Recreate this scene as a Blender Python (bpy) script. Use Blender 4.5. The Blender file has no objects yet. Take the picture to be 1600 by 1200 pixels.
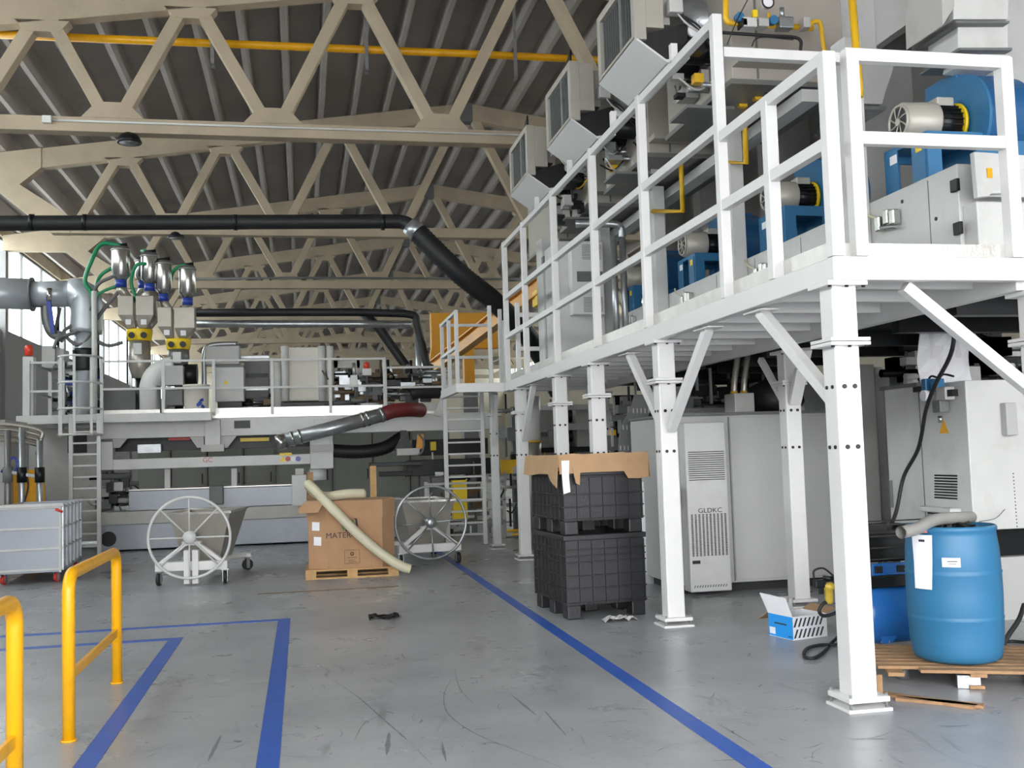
import bpy, math, random
from mathutils import Vector, Matrix
random.seed(7)
scene = bpy.context.scene
COL = scene.collection

# ------------------------------------------------------------------ camera
F = 1620.0; PITCH = math.radians(3.85); ROLL = math.radians(1.75); YAW = math.radians(11.55); H = 1.6
cy, sy = math.cos(YAW), math.sin(YAW); cp, sp = math.cos(PITCH), math.sin(PITCH); cr, sr = math.cos(ROLL), math.sin(ROLL)
FW = Vector((sy*cp, cy*cp, sp)); RT = Vector((cy, -sy, 0)); DN = -RT.cross(FW)
R2 = cr*RT + sr*DN; D2 = -sr*RT + cr*DN
cam_data = bpy.data.cameras.new('camera'); cam = bpy.data.objects.new('camera', cam_data); COL.objects.link(cam)
cam_data.sensor_width = 36; cam_data.lens = F/1600*36; cam_data.clip_end = 400
M3 = Matrix((R2, -D2, -FW)).transposed()
cam.matrix_world = Matrix.Translation((0, 0, H)) @ M3.to_4x4()
scene.camera = cam
def ray(px, py): return (px-800)/F*R2 + (py-600)/F*D2 + FW
def G(px, py, z=0.0): d = ray(px, py); return Vector((0, 0, H)) + d*((z-H)/d.z)
def PY(px, py, Y): d = ray(px, py); return Vector((0, 0, H)) + d*(Y/d.y)
def PX(px, py, X): d = ray(px, py); return Vector((0, 0, H)) + d*(X/d.x)

# ------------------------------------------------------------------ world and light
w = bpy.data.worlds.new('world'); scene.world = w; w.use_nodes = True
bg = w.node_tree.nodes['Background']; bg.inputs[0].default_value = (0.97, 0.98, 1.0, 1); bg.inputs[1].default_value = 6.0
def sun(name, direction, strength, angle, color=(1, 1, 1)):
    l = bpy.data.lights.new(name, 'SUN'); l.energy = strength; l.angle = math.radians(angle); l.color = color
    o = bpy.data.objects.new(name, l); COL.objects.link(o)
    o.rotation_euler = Vector(direction).to_track_quat('-Z', 'Y').to_euler(); return o
sun('overcast_daylight', (0.35, 1.0, -0.34), .8, 50, (1, .98, .95))
scene.view_settings.view_transform = 'Standard'; scene.view_settings.look = 'None'
scene.view_settings.exposure = 0.42; scene.view_settings.gamma = 1.0
scene.view_settings.use_curve_mapping = False

# ------------------------------------------------------------------ materials
def lin(c):
    c = c/255.0
    return c/12.92 if c <= 0.04045 else ((c+0.055)/1.055)**2.4
def rgb(h): return tuple(lin(int(h[i:i+2], 16)) for i in (0, 2, 4)) + (1,)
def mat(name, hexc, rough=0.5, metal=0.0, var=0.10, scale=6.0, bump=0.0, bscale=40.0, dirt=None, dirt_amt=0.0, dscale=2.0, emit=0.0, coat=0.0):
    m = bpy.data.materials.new(name); m.use_nodes = True; nt = m.node_tree; N = nt.nodes; L = nt.links
    b = N['Principled BSDF']; b.inputs['Roughness'].default_value = rough; b.inputs['Metallic'].default_value = metal
    if coat: b.inputs['Coat Weight'].default_value = coat
    tc = N.new('ShaderNodeTexCoord')
    n = N.new('ShaderNodeTexNoise'); n.inputs['Scale'].default_value = scale; n.inputs['Detail'].default_value = 5
    L.new(tc.outputs['Object'], n.inputs['Vector'])
    r = N.new('ShaderNodeValToRGB'); c = rgb(hexc)
    r.color_ramp.elements[0].position = .3; r.color_ramp.elements[1].position = .7
    r.color_ramp.elements[0].color = tuple(x*(1-var) for x in c[:3])+(1,); r.color_ramp.elements[1].color = tuple(min(1, x*(1+var)) for x in c[:3])+(1,)
    L.new(n.outputs['Fac'], r.inputs['Fac']); out = r.outputs['Color']
    if dirt:
        n2 = N.new('ShaderNodeTexNoise'); n2.inputs['Scale'].default_value = dscale; n2.inputs['Detail'].default_value = 8; n2.inputs['Roughness'].default_value = .7
        L.new(tc.outputs['Object'], n2.inputs['Vector'])
        r2 = N.new('ShaderNodeValToRGB'); r2.color_ramp.elements[0].position = .52; r2.color_ramp.elements[1].position = .75
        r2.color_ramp.elements[0].color = (0, 0, 0, 1); r2.color_ramp.elements[1].color = (dirt_amt,)*3+(1,)
        L.new(n2.outputs['Fac'], r2.inputs['Fac'])
        mx = N.new('ShaderNodeMix'); mx.data_type = 'RGBA'; L.new(r2.outputs['Color'], mx.inputs['Factor'])
        L.new(out, mx.inputs['A']); mx.inputs['B'].default_value = rgb(dirt); out = mx.outputs['Result']
    L.new(out, b.inputs['Base Color'])
    if emit: L.new(out, b.inputs['Emission Color']); b.inputs['Emission Strength'].default_value = emit
    if bump:
        n3 = N.new('ShaderNodeTexNoise'); n3.inputs['Scale'].default_value = bscale; n3.inputs['Detail'].default_value = 4
        L.new(tc.outputs['Object'], n3.inputs['Vector'])
        bp = N.new('ShaderNodeBump'); bp.inputs['Strength'].default_value = bump; bp.inputs['Distance'].default_value = .02
        L.new(n3.outputs['Fac'], bp.inputs['Height']); L.new(bp.outputs['Normal'], b.inputs['Normal'])
    return m
M = {}
M['white'] = mat('white_paint', 'dcdcdb', .38, 0, .03, 3, dirt='b5b2ac', dirt_amt=.25, dscale=3)
M['lgrey'] = mat('light_grey_paint', 'c9cac8', .42, 0, .04, 3, dirt='9a9790', dirt_amt=.3, dscale=2.5)
M['mgrey'] = mat('machine_grey_paint', 'b2b1ae', .45, 0, .05, 2.5, dirt='85827c', dirt_amt=.4, dscale=2)
M['dgrey'] = mat('dark_grey_paint', '6a6c6c', .5, 0, .08, 3)
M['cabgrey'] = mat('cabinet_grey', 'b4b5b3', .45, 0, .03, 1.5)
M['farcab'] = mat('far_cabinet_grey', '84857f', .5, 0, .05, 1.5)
M['bluegrey'] = mat('blue_grey_paint', 'a2a7b0', .35, .1, .06, 2, dirt='6d7380', dirt_amt=.35)
M['beige'] = mat('beige_panel', 'd4d0c6', .5, 0, .03, 2)
M['black'] = mat('black_rubber', '1b1c1e', .55, 0, .15, 8)
M['blackmetal'] = mat('black_metal', '1e2022', .4, .4, .2, 8)
M['crate'] = mat('black_plastic', '202124', .42, 0, .12, 5, bump=.15)
M['galv'] = mat('galvanised_steel', 'a9adb0', .33, .75, .14, 9, bump=.1)
M['duct'] = mat('bright_galvanised', 'bcc1c8', .32, .35, .06, 5)
M['steel'] = mat('stainless_steel', 'b9b8b5', .22, .9, .08, 5)
M['brushed'] = mat('brushed_sheet', 'a8a39a', .36, .6, .10, 4, dirt='857c70', dirt_amt=.4)
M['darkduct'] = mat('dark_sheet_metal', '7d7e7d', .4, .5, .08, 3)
M['yellow'] = mat('yellow_paint', 'e8a80c', .32, 0, .06, 4, dirt='7a5a18', dirt_amt=.35, dscale=7)
M['gasyellow'] = mat('gas_yellow', 'dcae22', .4, 0, .06, 4)
M['bright_yellow'] = mat('bright_yellow', 'f1cf20', .4, 0, .05)
M['orange'] = mat('crane_orange', 'd9961f', .45, 0, .08, 2)
M['blue'] = mat('blower_blue', '24598a', .35, 0, .07, 2)
M['blue2'] = mat('frame_blue', '33729f', .4, 0, .07, 2)
M['drum'] = mat('blue_drum_plastic', '2b6b93', .45, 0, .07, 2.5, dirt='29597c', dirt_amt=.35, dscale=2.2)
M['tankblue'] = mat('compressor_blue', '286cb8', .28, 0, .05, 2)
M['cardboard'] = mat('cardboard', 'b08a68', .85, 0, .06, 5, bump=.08, bscale=15)
M['cardboard_in'] = mat('cardboard_edge', '8d653f', .9, 0, .08, 6)
M['kraft'] = mat('kraft_cardboard', 'b08f6c', .85, 0, .07, 6, bump=.2, bscale=8)
M['wood'] = mat('pallet_wood', 'c09a68', .75, 0, .18, 8, bump=.2)
M['oldwood'] = mat('weathered_wood', '9c7a58', .8, 0, .22, 9, bump=.25)
M['hose'] = mat('cream_hose', 'cfc9ae', .5, 0, .05, 4)
M['redhose'] = mat('dark_red_hose', '6b2422', .55, 0, .12, 5)
M['greyhose'] = mat('grey_hose', '8c8b88', .6, 0, .08, 6)
M['paper'] = mat('white_paper', 'ececf0', .8, 0, .02)
M['ink'] = mat('dark_print', '35373a', .7, 0, .02)
M['inkred'] = mat('red_print', 'c8716c', .7, 0, .02)
M['inkgreen'] = mat('green_print', '5f8f4a', .7, 0, .02)
M['cyanprint'] = mat('bright_blue_print', '1f97ea', .5, 0, .02)
M['red'] = mat('red_plastic', 'c8352c', .4, 0, .05)
M['redlamp'] = mat('red_lamp_plastic', 'e0452c', .25, 0, .03)
M['green'] = mat('green_hose', '1f8a5c', .4, 0, .06)
M['bluepl'] = mat('blue_plastic', '2340a0', .35, 0, .06)
M['motor'] = mat('motor_grey', 'b6b2a9', .42, .2, .05)
M['brownpanel'] = mat('warm_grey_panel', 'a8a299', .55, 0, .05, 2)
M['rust'] = mat('oily_brown', '6e5a45', .7, 0, .25, 9)
M['amber'] = mat('amber_bowl', 'c6aa3e', .25, 0, .06)
M['plastic_film'] = mat('clear_film', 'c8c8c8', .2, 0, .1, 12, bump=.5)

def concrete():
    m = mat('concrete', 'b3a48e', .85, 0, .10, 1.2, bump=.25, bscale=14, dirt='7f7a6d', dirt_amt=.35, dscale=.8); return m
M['concrete'] = concrete()
M['roof'] = mat('roof_concrete', 'a69e99', .9, 0, .07, .7, bump=.15, bscale=10, dirt='7d766e', dirt_amt=.4, dscale=.5)
M['wallgrey'] = mat('wall_panel_grey', '8f8e8f', .7, 0, .04, .6)
M['farwall'] = mat('far_wall_paint', 'b5ad9c', .8, 0, .08, .5)

def floor_mat():
    m = bpy.data.materials.new('grey_epoxy_floor'); m.use_nodes = True; N = m.node_tree.nodes; L = m.node_tree.links
    b = N['Principled BSDF']; tc = N.new('ShaderNodeTexCoord')
    def noise(s, d=6, ro=.6, vec=None):
        n = N.new('ShaderNodeTexNoise'); n.inputs['Scale'].default_value = s; n.inputs['Detail'].default_value = d; n.inputs['Roughness'].default_value = ro
        L.new(vec or tc.outputs['Object'], n.inputs['Vector']); return n
    def ramp(src, p0, c0, p1, c1):
        r = N.new('ShaderNodeValToRGB'); r.color_ramp.elements[0].position = p0; r.color_ramp.elements[1].position = p1
        r.color_ramp.elements[0].color = c0; r.color_ramp.elements[1].color = c1; L.new(src, r.inputs['Fac']); return r.outputs['Color']
    base = ramp(noise(.8).outputs['Fac'], .35, rgb('8d8f93'), .68, rgb('a2a4a7'))
    # smudges
    sm = ramp(noise(2.6, 9, .72).outputs['Fac'], .54, (0, 0, 0, 1), .74, (.42,)*3+(1,))
    mx = N.new('ShaderNodeMix'); mx.data_type = 'RGBA'; L.new(sm, mx.inputs['Factor']); L.new(base, mx.inputs['A']); mx.inputs['B'].default_value = rgb('66666a')
    col = mx.outputs['Result']
    # long thin wheel scuffs: three stretched and warped noise fields, kept to patches
    for ang, sc, seed in ((20, 1.0, 0), (-35, .8, 9), (65, 1.2, 21)):
        mp = N.new('ShaderNodeMapping'); mp.inputs['Rotation'].default_value = (0, 0, math.radians(ang)); mp.inputs['Scale'].default_value = (9*sc, .8*sc, 1); mp.inputs['Location'].default_value = (seed, seed*.7, 0)
        wob = noise(.7, 2); ad = N.new('ShaderNodeMixRGB'); ad.blend_type = 'ADD'; ad.inputs[0].default_value = .8
        L.new(tc.outputs['Object'], ad.inputs[1]); L.new(wob.outputs['Color'], ad.inputs[2]); L.new(ad.outputs[0], mp.inputs['Vector'])
        s = ramp(noise(1.0, 3, .5, mp.outputs['Vector']).outputs['Fac'], .655, (0, 0, 0, 1), .70, (1, 1, 1, 1))
        mp2 = N.new('ShaderNodeMapping'); mp2.inputs['Location'].default_value = (seed*3+5, 0, 0); L.new(tc.outputs['Object'], mp2.inputs['Vector'])
        pt = ramp(noise(1.6, 3, .5, mp2.outputs['Vector']).outputs['Fac'], .5, (0, 0, 0, 1), .62, (.42,)*3+(1,))
        mu = N.new('ShaderNodeMixRGB'); mu.blend_type = 'MULTIPLY'; mu.inputs[0].default_value = 1; L.new(s, mu.inputs[1]); L.new(pt, mu.inputs[2])
        mm = N.new('ShaderNodeMix'); mm.data_type = 'RGBA'; L.new(mu.outputs[0], mm.inputs['Factor']); L.new(col, mm.inputs['A']); mm.inputs['B'].default_value = rgb('4a4a4d'); col = mm.outputs['Result']
    sp_ = ramp(noise(24, 3, .5).outputs['Fac'], .70, (0, 0, 0, 1), .74, (.6,)*3+(1,))
    mm = N.new('ShaderNodeMix'); mm.data_type = 'RGBA'; L.new(sp_, mm.inputs['Factor']); L.new(col, mm.inputs['A']); mm.inputs['B'].default_value = rgb('505052'); col = mm.outputs['Result']
    L.new(col, b.inputs['Base Color'])
    rr = ramp(noise(1.5, 5).outputs['Fac'], .3, (.24,)*3+(1,), .7, (.38,)*3+(1,)); L.new(rr, b.inputs['Roughness'])
    bp = N.new('ShaderNodeBump'); bp.inputs['Strength'].default_value = .05; bp.inputs['Distance'].default_value = .05
    L.new(noise(3, 3).outputs['Fac'], bp.inputs['Height']); L.new(bp.outputs['Normal'], b.inputs['Normal'])
    return m
M['floor'] = floor_mat()
M['line'] = mat('blue_floor_paint', '2b58b0', .4, 0, .08, 3, dirt='5c6f9c', dirt_amt=.6, dscale=5)
def checker():
    m = mat('checker_plate', 'c6c4c0', .3, .55, .08, 8); N = m.node_tree.nodes; L = m.node_tree.links; b = N['Principled BSDF']
    tc = N.new('ShaderNodeTexCoord'); v = N.new('ShaderNodeTexVoronoi'); v.inputs['Scale'].default_value = 40
    L.new(tc.outputs['Object'], v.inputs['Vector']); bp = N.new('ShaderNodeBump'); bp.inputs['Strength'].default_value = .18; bp.inputs['Distance'].default_value = .005
    L.new(v.outputs['Distance'], bp.inputs['Height']); L.new(bp.outputs['Normal'], b.inputs['Normal']); return m
M['checker'] = checker()
def corrug(name, hexc, scale=60):
    m = mat(name, hexc, .5, 0, .05); return m
def glass():
    m = bpy.data.materials.new('window_glass'); m.use_nodes = True; N = m.node_tree.nodes; L = m.node_tree.links
    for n in list(N): N.remove(n)
    o = N.new('ShaderNodeOutputMaterial'); t = N.new('ShaderNodeBsdfTransparent'); t.inputs[0].default_value = (.93, .97, .96, 1)
    g = N.new('ShaderNodeBsdfGlossy'); g.inputs['Roughness'].default_value = .05; mx = N.new('ShaderNodeMixShader'); mx.inputs[0].default_value = .07
    L.new(t.outputs[0], mx.inputs[1]); L.new(g.outputs[0], mx.inputs[2]); L.new(mx.outputs[0], o.inputs[0]); return m
M['glass'] = glass()

# ------------------------------------------------------------------ mesh builder
ORIG = {}
class MB:
    def __init__(s): s.v = []; s.f = []; s.sm = []
    def add(s, vs, fs, smooth=False):
        n = len(s.v); s.v += [Vector(v) for v in vs]; s.f += [tuple(n+i for i in f) for f in fs]; s.sm += [smooth]*len(fs); return s
    def box(s, x0, x1, y0, y1, z0, z1):
        if x0 > x1: x0, x1 = x1, x0
        if y0 > y1: y0, y1 = y1, y0
        if z0 > z1: z0, z1 = z1, z0
        return s.add([(x0,y0,z0),(x1,y0,z0),(x1,y1,z0),(x0,y1,z0),(x0,y0,z1),(x1,y0,z1),(x1,y1,z1),(x0,y1,z1)],
                     [(0,3,2,1),(4,5,6,7),(0,1,5,4),(1,2,6,5),(2,3,7,6),(3,0,4,7)])
    def cbox(s, c, d, rz=0, rx=0, ry=0):
        R = Matrix.Rotation(rz, 3, 'Z') @ Matrix.Rotation(ry, 3, 'Y') @ Matrix.Rotation(rx, 3, 'X'); c = Vector(c)
        vs = [c + R @ Vector((sx*d[0]/2, sy_*d[1]/2, sz*d[2]/2)) for sz in (-1, 1) for sx, sy_ in ((-1,-1),(1,-1),(1,1),(-1,1))]
        return s.add(vs, [(0,3,2,1),(4,5,6,7),(0,1,5,4),(1,2,6,5),(2,3,7,6),(3,0,4,7)])
    def bar(s, a, b, w, h, up=(0, 0, 1)):
        a = Vector(a); b = Vector(b); d = (b-a).normalized(); up = Vector(up)
        if abs(d.dot(up)) > .98: up = Vector((0, 1, 0))
        r = d.cross(up).normalized(); u = r.cross(d)
        vs = [p + r*(i*w/2) + u*(j*h/2) for p in (a, b) for i, j in ((-1,-1),(1,-1),(1,1),(-1,1))]
        return s.add(vs, [(0,1,2,3),(7,6,5,4),(0,4,5,1),(1,5,6,2),(2,6,7,3),(3,7,4,0)])
    def prism(s, pts, axis, a, b):
        n = len(pts)
        def mk(p, t):
            return {'x': (t, p[0], p[1]), 'y': (p[0], t, p[1]), 'z': (p[0], p[1], t)}[axis]
        vs = [mk(p, a) for p in pts] + [mk(p, b) for p in pts]
        fs = [tuple(range(n)), tuple(range(2*n-1, n-1, -1))] + [(i, n+i, n+(i+1) % n, (i+1) % n) for i in range(n)]
        return s.add(vs, fs)
    def tube(s, pts, r, n=10, caps=True, closed=False, rfun=None):
        pts = [Vector(p) for p in pts]; k = len(pts); rings = []
        tang = []
        for i in range(k):
            if closed: t = pts[(i+1) % k]-pts[(i-1) % k]
            else: t = pts[min(i+1, k-1)]-pts[max(i-1, 0)]
            tang.append(t.normalized())
        ref = Vector((0, 0, 1)) if abs(tang[0].z) < .9 else Vector((1, 0, 0))
        u = tang[0].cross(ref).normalized()
        vs = []
        for i in range(k):
            t = tang[i]; u = (u - t*u.dot(t)).normalized(); v = t.cross(u)
            rr = rfun(i/(k-1)) if rfun else (r[i] if isinstance(r, (list, tuple)) else r)
            vs += [pts[i] + (u*math.cos(2*math.pi*j/n) + v*math.sin(2*math.pi*j/n))*rr for j in range(n)]
        fs = []
        for i in range(k if closed else k-1):
            a = i*n; b = ((i+1) % k)*n
            fs += [(a+j, a+(j+1) % n, b+(j+1) % n, b+j) for j in range(n)]
        s.add(vs, fs, True)
        if caps and not closed:
            m = len(s.v)-len(vs)
            s.f += [tuple(m+j for j in range(n))[::-1], tuple(m+(k-1)*n+j for j in range(n))]; s.sm += [False, False]
        return s
    def cyl(s, a, b, r, n=16, r2=None): return s.tube([a, b], [r, r if r2 is None else r2], n)
    def lathe(s, prof, c=(0, 0, 0), n=32, axis='z'):
        vs = []
        for r, h in prof:
            for j in range(n):
                a = 2*math.pi*j/n; x, y = r*math.cos(a), r*math.sin(a)
                p = {'z': (x, y, h), 'x': (h, x, y), 'y': (x, h, y)}[axis]
                vs.append(Vector(c)+Vector(p))
        fs = [(i*n+j, i*n+(j+1) % n, (i+1)*n+(j+1) % n, (i+1)*n+j) for i in range(len(prof)-1) for j in range(n)]
        s.add(vs, fs, True); m = len(s.v)-len(vs)
        if prof[0][0] > 1e-4: s.f.append(tuple(m+j for j in range(n))[::-1]); s.sm.append(False)
        if prof[-1][0] > 1e-4: s.f.append(tuple(m+(len(prof)-1)*n+j for j in range(n))); s.sm.append(False)
        return s
    def torus(s, c, R, r, axis='y', n=40, m=8):
        pts = []
        for i in range(n):
            a = 2*math.pi*i/n; x, y = R*math.cos(a), R*math.sin(a)
            pts.append(Vector(c)+Vector({'y': (x, 0, y), 'z': (x, y, 0), 'x': (0, x, y)}[axis]))
        return s.tube(pts, r, m, closed=True)
    def build(s, name, m, parent=None, bevel=0.0, solid=None):
        me = bpy.data.meshes.new(name); o = bpy.data.objects.new(name, me); COL.objects.link(o)
        if parent is None:
            xs = [v.x for v in s.v]; ys = [v.y for v in s.v]; zs = [v.z for v in s.v]
            off = Vector(((min(xs)+max(xs))/2, (min(ys)+max(ys))/2, min(zs))); o.location = off; ORIG[o.name] = off
        else:
            off = ORIG[parent.name]; ORIG[o.name] = off; o.parent = parent
        me.from_pydata([v-off for v in s.v], [], s.f)
        me.polygons.foreach_set('use_smooth', s.sm)
        import bmesh
        bm = bmesh.new(); bm.from_mesh(me); bmesh.ops.recalc_face_normals(bm, faces=bm.faces[:]); bm.to_mesh(me); bm.free()
        me.materials.append(M[m] if isinstance(m, str) else m)
        if bevel:
            md = o.modifiers.new('bevel', 'BEVEL'); md.width = bevel; md.segments = 2; md.limit_method = 'ANGLE'; md.angle_limit = math.radians(40)
        return o
def tag(o, label, cat, group=None, kind=None):
    o['label'] = label; o['category'] = cat
    if group: o['group'] = group
    if kind: o['kind'] = kind
    return o
def thing(name, label, cat, loc=(0, 0, 0), group=None):
    o = bpy.data.objects.new(name, None); COL.objects.link(o); o.location = loc; ORIG[o.name] = Vector(loc); o.empty_display_size = .1
    return tag(o, label, cat, group)
def struct(name, mb, m, bevel=0, parent=None):
    o = mb.build(name, m, parent, bevel)
    if parent is None: o['kind'] = 'structure'
    return o
def kids(o): return [c for c in bpy.data.objects if c.parent == o]
def copy_tree(o, parent=None):
    c = o.copy(); COL.objects.link(c)
    if parent: c.parent = parent
    for k in kids(o): copy_tree(k, c)
    return c
def curve(pts, n=10):
    P = [Vector(p) for p in pts]; P = [P[0]*2-P[1]] + P + [P[-1]*2-P[-2]]; out = []
    for i in range(1, len(P)-2):
        for k in range(n):
            t = k/n; a, b, c, d = P[i-1], P[i], P[i+1], P[i+2]
            out.append(.5*((2*b)+(c-a)*t+(2*a-5*b+4*c-d)*t*t+(3*b-a-3*c+d)*t**3))
    out.append(P[-2]); return out
def text(s_, size, loc, rot, m, parent, name, depth=.001, sx=1.0):
    cu = bpy.data.curves.new(name, 'FONT'); cu.body = s_; cu.size = size; cu.extrude = depth; cu.align_x = 'CENTER'; cu.align_y = 'CENTER'
    t = bpy.data.objects.new(name, cu); COL.objects.link(t)
    dg = bpy.context.evaluated_depsgraph_get(); me = bpy.data.meshes.new_from_object(t.evaluated_get(dg)); bpy.data.objects.remove(t)
    o = bpy.data.objects.new(name, me); COL.objects.link(o); me.materials.clear(); me.materials.append(M[m])
    o.parent = parent; o.location = Vector(loc)-ORIG[parent.name]; o.rotation_euler = rot; o.scale = (sx, 1, 1); ORIG[o.name] = ORIG[parent.name]; return o
RX90 = (math.pi/2, 0, 0)

# ------------------------------------------------------------------ hall shell
S = 4/3.0
def sz(z): return 1.6+(z-1.6)*S
XW = -8.7; XE = 16.5; YF = 84.0; Y1 = 17.6; DY = 7.8; XC = 3.15*S
struct('floor', MB().box(XW-.3, XE+.3, -14, YF+.3, -.2, 0), 'floor')
WZ = 5.75
bwm = MB(); bwm.box(XW, -5.0, -2.3, -2, 0, 11); bwm.box(9.0, XE, -2.3, -2, 0, 11); bwm.box(-5.0, 9.0, -2.3, -2, 5.2, 11)
struct('wall_light_block', bwm, 'farwall')  # unseen wall behind the camera, added to block sky light around its doorway
struct('wall_left', MB().box(XW-.3, XW, -2, YF, 0, WZ), 'wallgrey')
struct('wall_right', MB().box(XE, XE+.3, -2, YF, 0, 6.8), 'farwall')
struct('wall_far', MB().box(XW-.3, XE+.3, YF, YF+.3, 0, 11), 'farwall')
ztop = lambda X: sz(8.24)-.145*abs(X-XC)
zbot = lambda X: sz(7.93)-.150*abs(X-XC)
# roof slab with ribs
rb = MB()
for x0, x1 in ((XW-.3, XC), (XC, XE+.3)):
    rb.prism([(x0, ztop(x0)+.42), (x1, ztop(x1)+.42), (x1, ztop(x1)+.55), (x0, ztop(x0)+.55)], 'y', -2.2, YF)
X = XC-.4
k = 0
while X > XW: 
    z = ztop(X); rb.prism([(X-.05, z+.02), (X+.05, z+.02), (X+.11, z+.44), (X-.11, z+.44)], 'y', .5, YF-.1); X -= .8
X = XC+.4
while X < XE:
    z = ztop(X); rb.prism([(X-.05, z+.02), (X+.05, z+.02), (X+.11, z+.44), (X-.11, z+.44)], 'y', .5, YF-.1); X += .8
struct('ceiling', rb, 'roof')

ORD = ['nearest', 'second', 'third', 'fourth', 'fifth', 'sixth', 'seventh', 'eighth', 'ninth']
def truss():
    t = thing('roof_truss', '', 'roof truss', (XC, Y1, sz(5.66)), 'precast roof trusses across the hall')
    y0, y1 = Y1-.13, Y1+.13
    for sg, nm in ((1, 'left'), (-1, 'right')):
        fx = (lambda x: x*S) if sg == 1 else (lambda x: 2*XC-x*S)
        ch = MB(); xl = fx(-6.5); xe = fx(-4.35)
        ch.prism([(fx(3.12), zbot(fx(3.12))), (fx(3.12), ztop(fx(3.12))), (xe, ztop(xe)), (xe, zbot(xe))], 'y', y0, y1)
        ch.build('top_chord', 'concrete', t, .01)
        hn = MB(); 
        hn.prism([(xl, sz(6.5)), (xl, ztop(xl)), (xe, ztop(xe)), (xe, zbot(xe)), (fx(-4.7), sz(6.5))], 'y', y0-.02, y1+.02)
        hn.prism([(fx(-5.2), sz(6.5)), (fx(-4.7), sz(6.5)), (fx(-3.75), sz(5.86)), (fx(-3.9), sz(5.66)), (fx(-4.2), sz(5.66))], 'y', y0-.02, y1+.02)
        hn.build('haunch', 'concrete', t)
        tn = [.76, -1.27, -3.0]; bn = [1.85, -.28, -2.2, -3.85]
        d = MB()
        for n_, (a, b) in enumerate([(3.0, bn[0]), (tn[0]+.08, bn[0]), (tn[0]-.08, bn[1]), (tn[1]+.08, bn[1]), (tn[1]-.08, bn[2]), (tn[2]+.08, bn[2]), (tn[2]-.08, bn[3])]):
            xa, xb = fx(a), fx(b); sb = 1 if a > b else -1
            MB().bar((xa, Y1, zbot(xa)+.08), (xb+sg*.10*sb, Y1, sz(5.86)-.04), .20, .24, (0, 1, 0)).build('diagonal', 'concrete', t, .01)
        for b in bn[:3]:
            xb = fx(b); g = MB(); g.prism([(xb-.48, sz(5.84)), (xb+.48, sz(5.84)), (xb+.24, sz(5.84)+.26), (xb-.24, sz(5.84)+.26)], 'y', y0, y1); g.build('node_gusset', 'concrete', t)
        for a in tn:
            xa = fx(a); g = MB(); g.prism([(xa-.42, zbot(xa)+.02), (xa+.42, zbot(xa)+.02), (xa+.26, zbot(xa)-.17), (xa-.26, zbot(xa)-.17)], 'y', y0, y1); g.build('node_gusset', 'concrete', t)
    xa, xb = -3.9*S, 2*XC+3.9*S
    MB().box(xa, xb, y0, y1, sz(5.66), sz(5.84)).build('bottom_chord', 'concrete', t, .01)
    jb = MB(); jb.box(XC-.16, XC+.16, Y1-.15, Y1+.15, zbot(XC)-.06, ztop(XC)+.0); jb.build('ridge_joint', 'dgrey', t)
    return t
t0 = truss()
trusses = []
for i in range(8):
    t = t0 if i == 0 else copy_tree(t0)
    if i: t.location.y = Y1+DY*i
    t['label'] = 'concrete roof truss spanning the hall, %s from the camera' % ORD[i]
    trusses.append(t)
# left wall columns and ribbon windows
wcols = MB()
for i in range(-1, 9):
    y = Y1+DY*i
    wcols.box(XW-.05, XW+.12, y-.16, y+.16, 0, sz(6.5)-.01)
struct('trim_1', wcols, 'wallgrey')
head = MB().box(XW-.25, XW, -2, YF, sz(6.5)+.45, ztop(XW)+.4); struct('trim_2', head, 'concrete')
wn = 1
for i in range(-2, 9):
    ya, yb = max(-2, Y1+DY*i), min(YF, Y1+DY*(i+1))
    fr = MB(); n = 3
    for k in range(n+1):
        y = ya+(yb-ya)*k/n; fr.box(XW-.16, XW-.08, y-.03, y+.03, WZ, sz(6.5)+.45)
    fr.box(XW-.16, XW-.08, ya, yb, WZ, WZ+.08); fr.box(XW-.16, XW-.08, ya, yb, sz(6.5)+.37, sz(6.5)+.45)
    wo = struct('window_%d' % wn, fr, 'dgrey'); wn += 1
    MB().box(XW-.13, XW-.11, ya, yb, WZ+.04, sz(6.5)+.41).build('pane', 'glass', wo)

# painted blue lines on the floor
def quad(pts, z0, z1): return MB().prism([(p.x, p.y) for p in pts], 'z', z0, z1)
LW = .115
def pline(name, a, b, label, w=LW, z=.003):
    a = Vector(a); b = Vector(b); d = (b-a).normalized(); n = Vector((-d.y, d.x, 0))*w/2
    o = quad([a+n, b+n, b-n, a-n], .0002, z).build(name, 'line'); return tag(o, label, 'floor marking', 'blue lines painted on the floor')
pline('floor_line', (2.21, 20.5, 0), (2.21, 3.5, 0), 'long blue painted line running along the columns from the wheeled carts to the foreground', .12)
pline('floor_line', (-.20, 10.86, 0), (-.205, 3.5, 0), 'blue painted line ending at the far corner, right side of the open marked corner', .12, .0034)
pline('floor_line', (-.14, 10.86, 0), (-7.5, 10.86, 0), 'thin looking blue painted line crossing left behind the yellow barriers, farther of the two', .12, .003)
pline('floor_line', (-1.16, 10.08, 0), (-1.17, 3.5, 0), 'blue painted line right beside the feet of the yellow barriers', .12, .0034)
pline('floor_line', (-1.10, 10.08, 0), (-7.5, 10.08, 0), 'blue painted cross line behind the yellow barriers, nearer of the two', .12, .003)
sc = MB(); rnd = random.Random(31)
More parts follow.
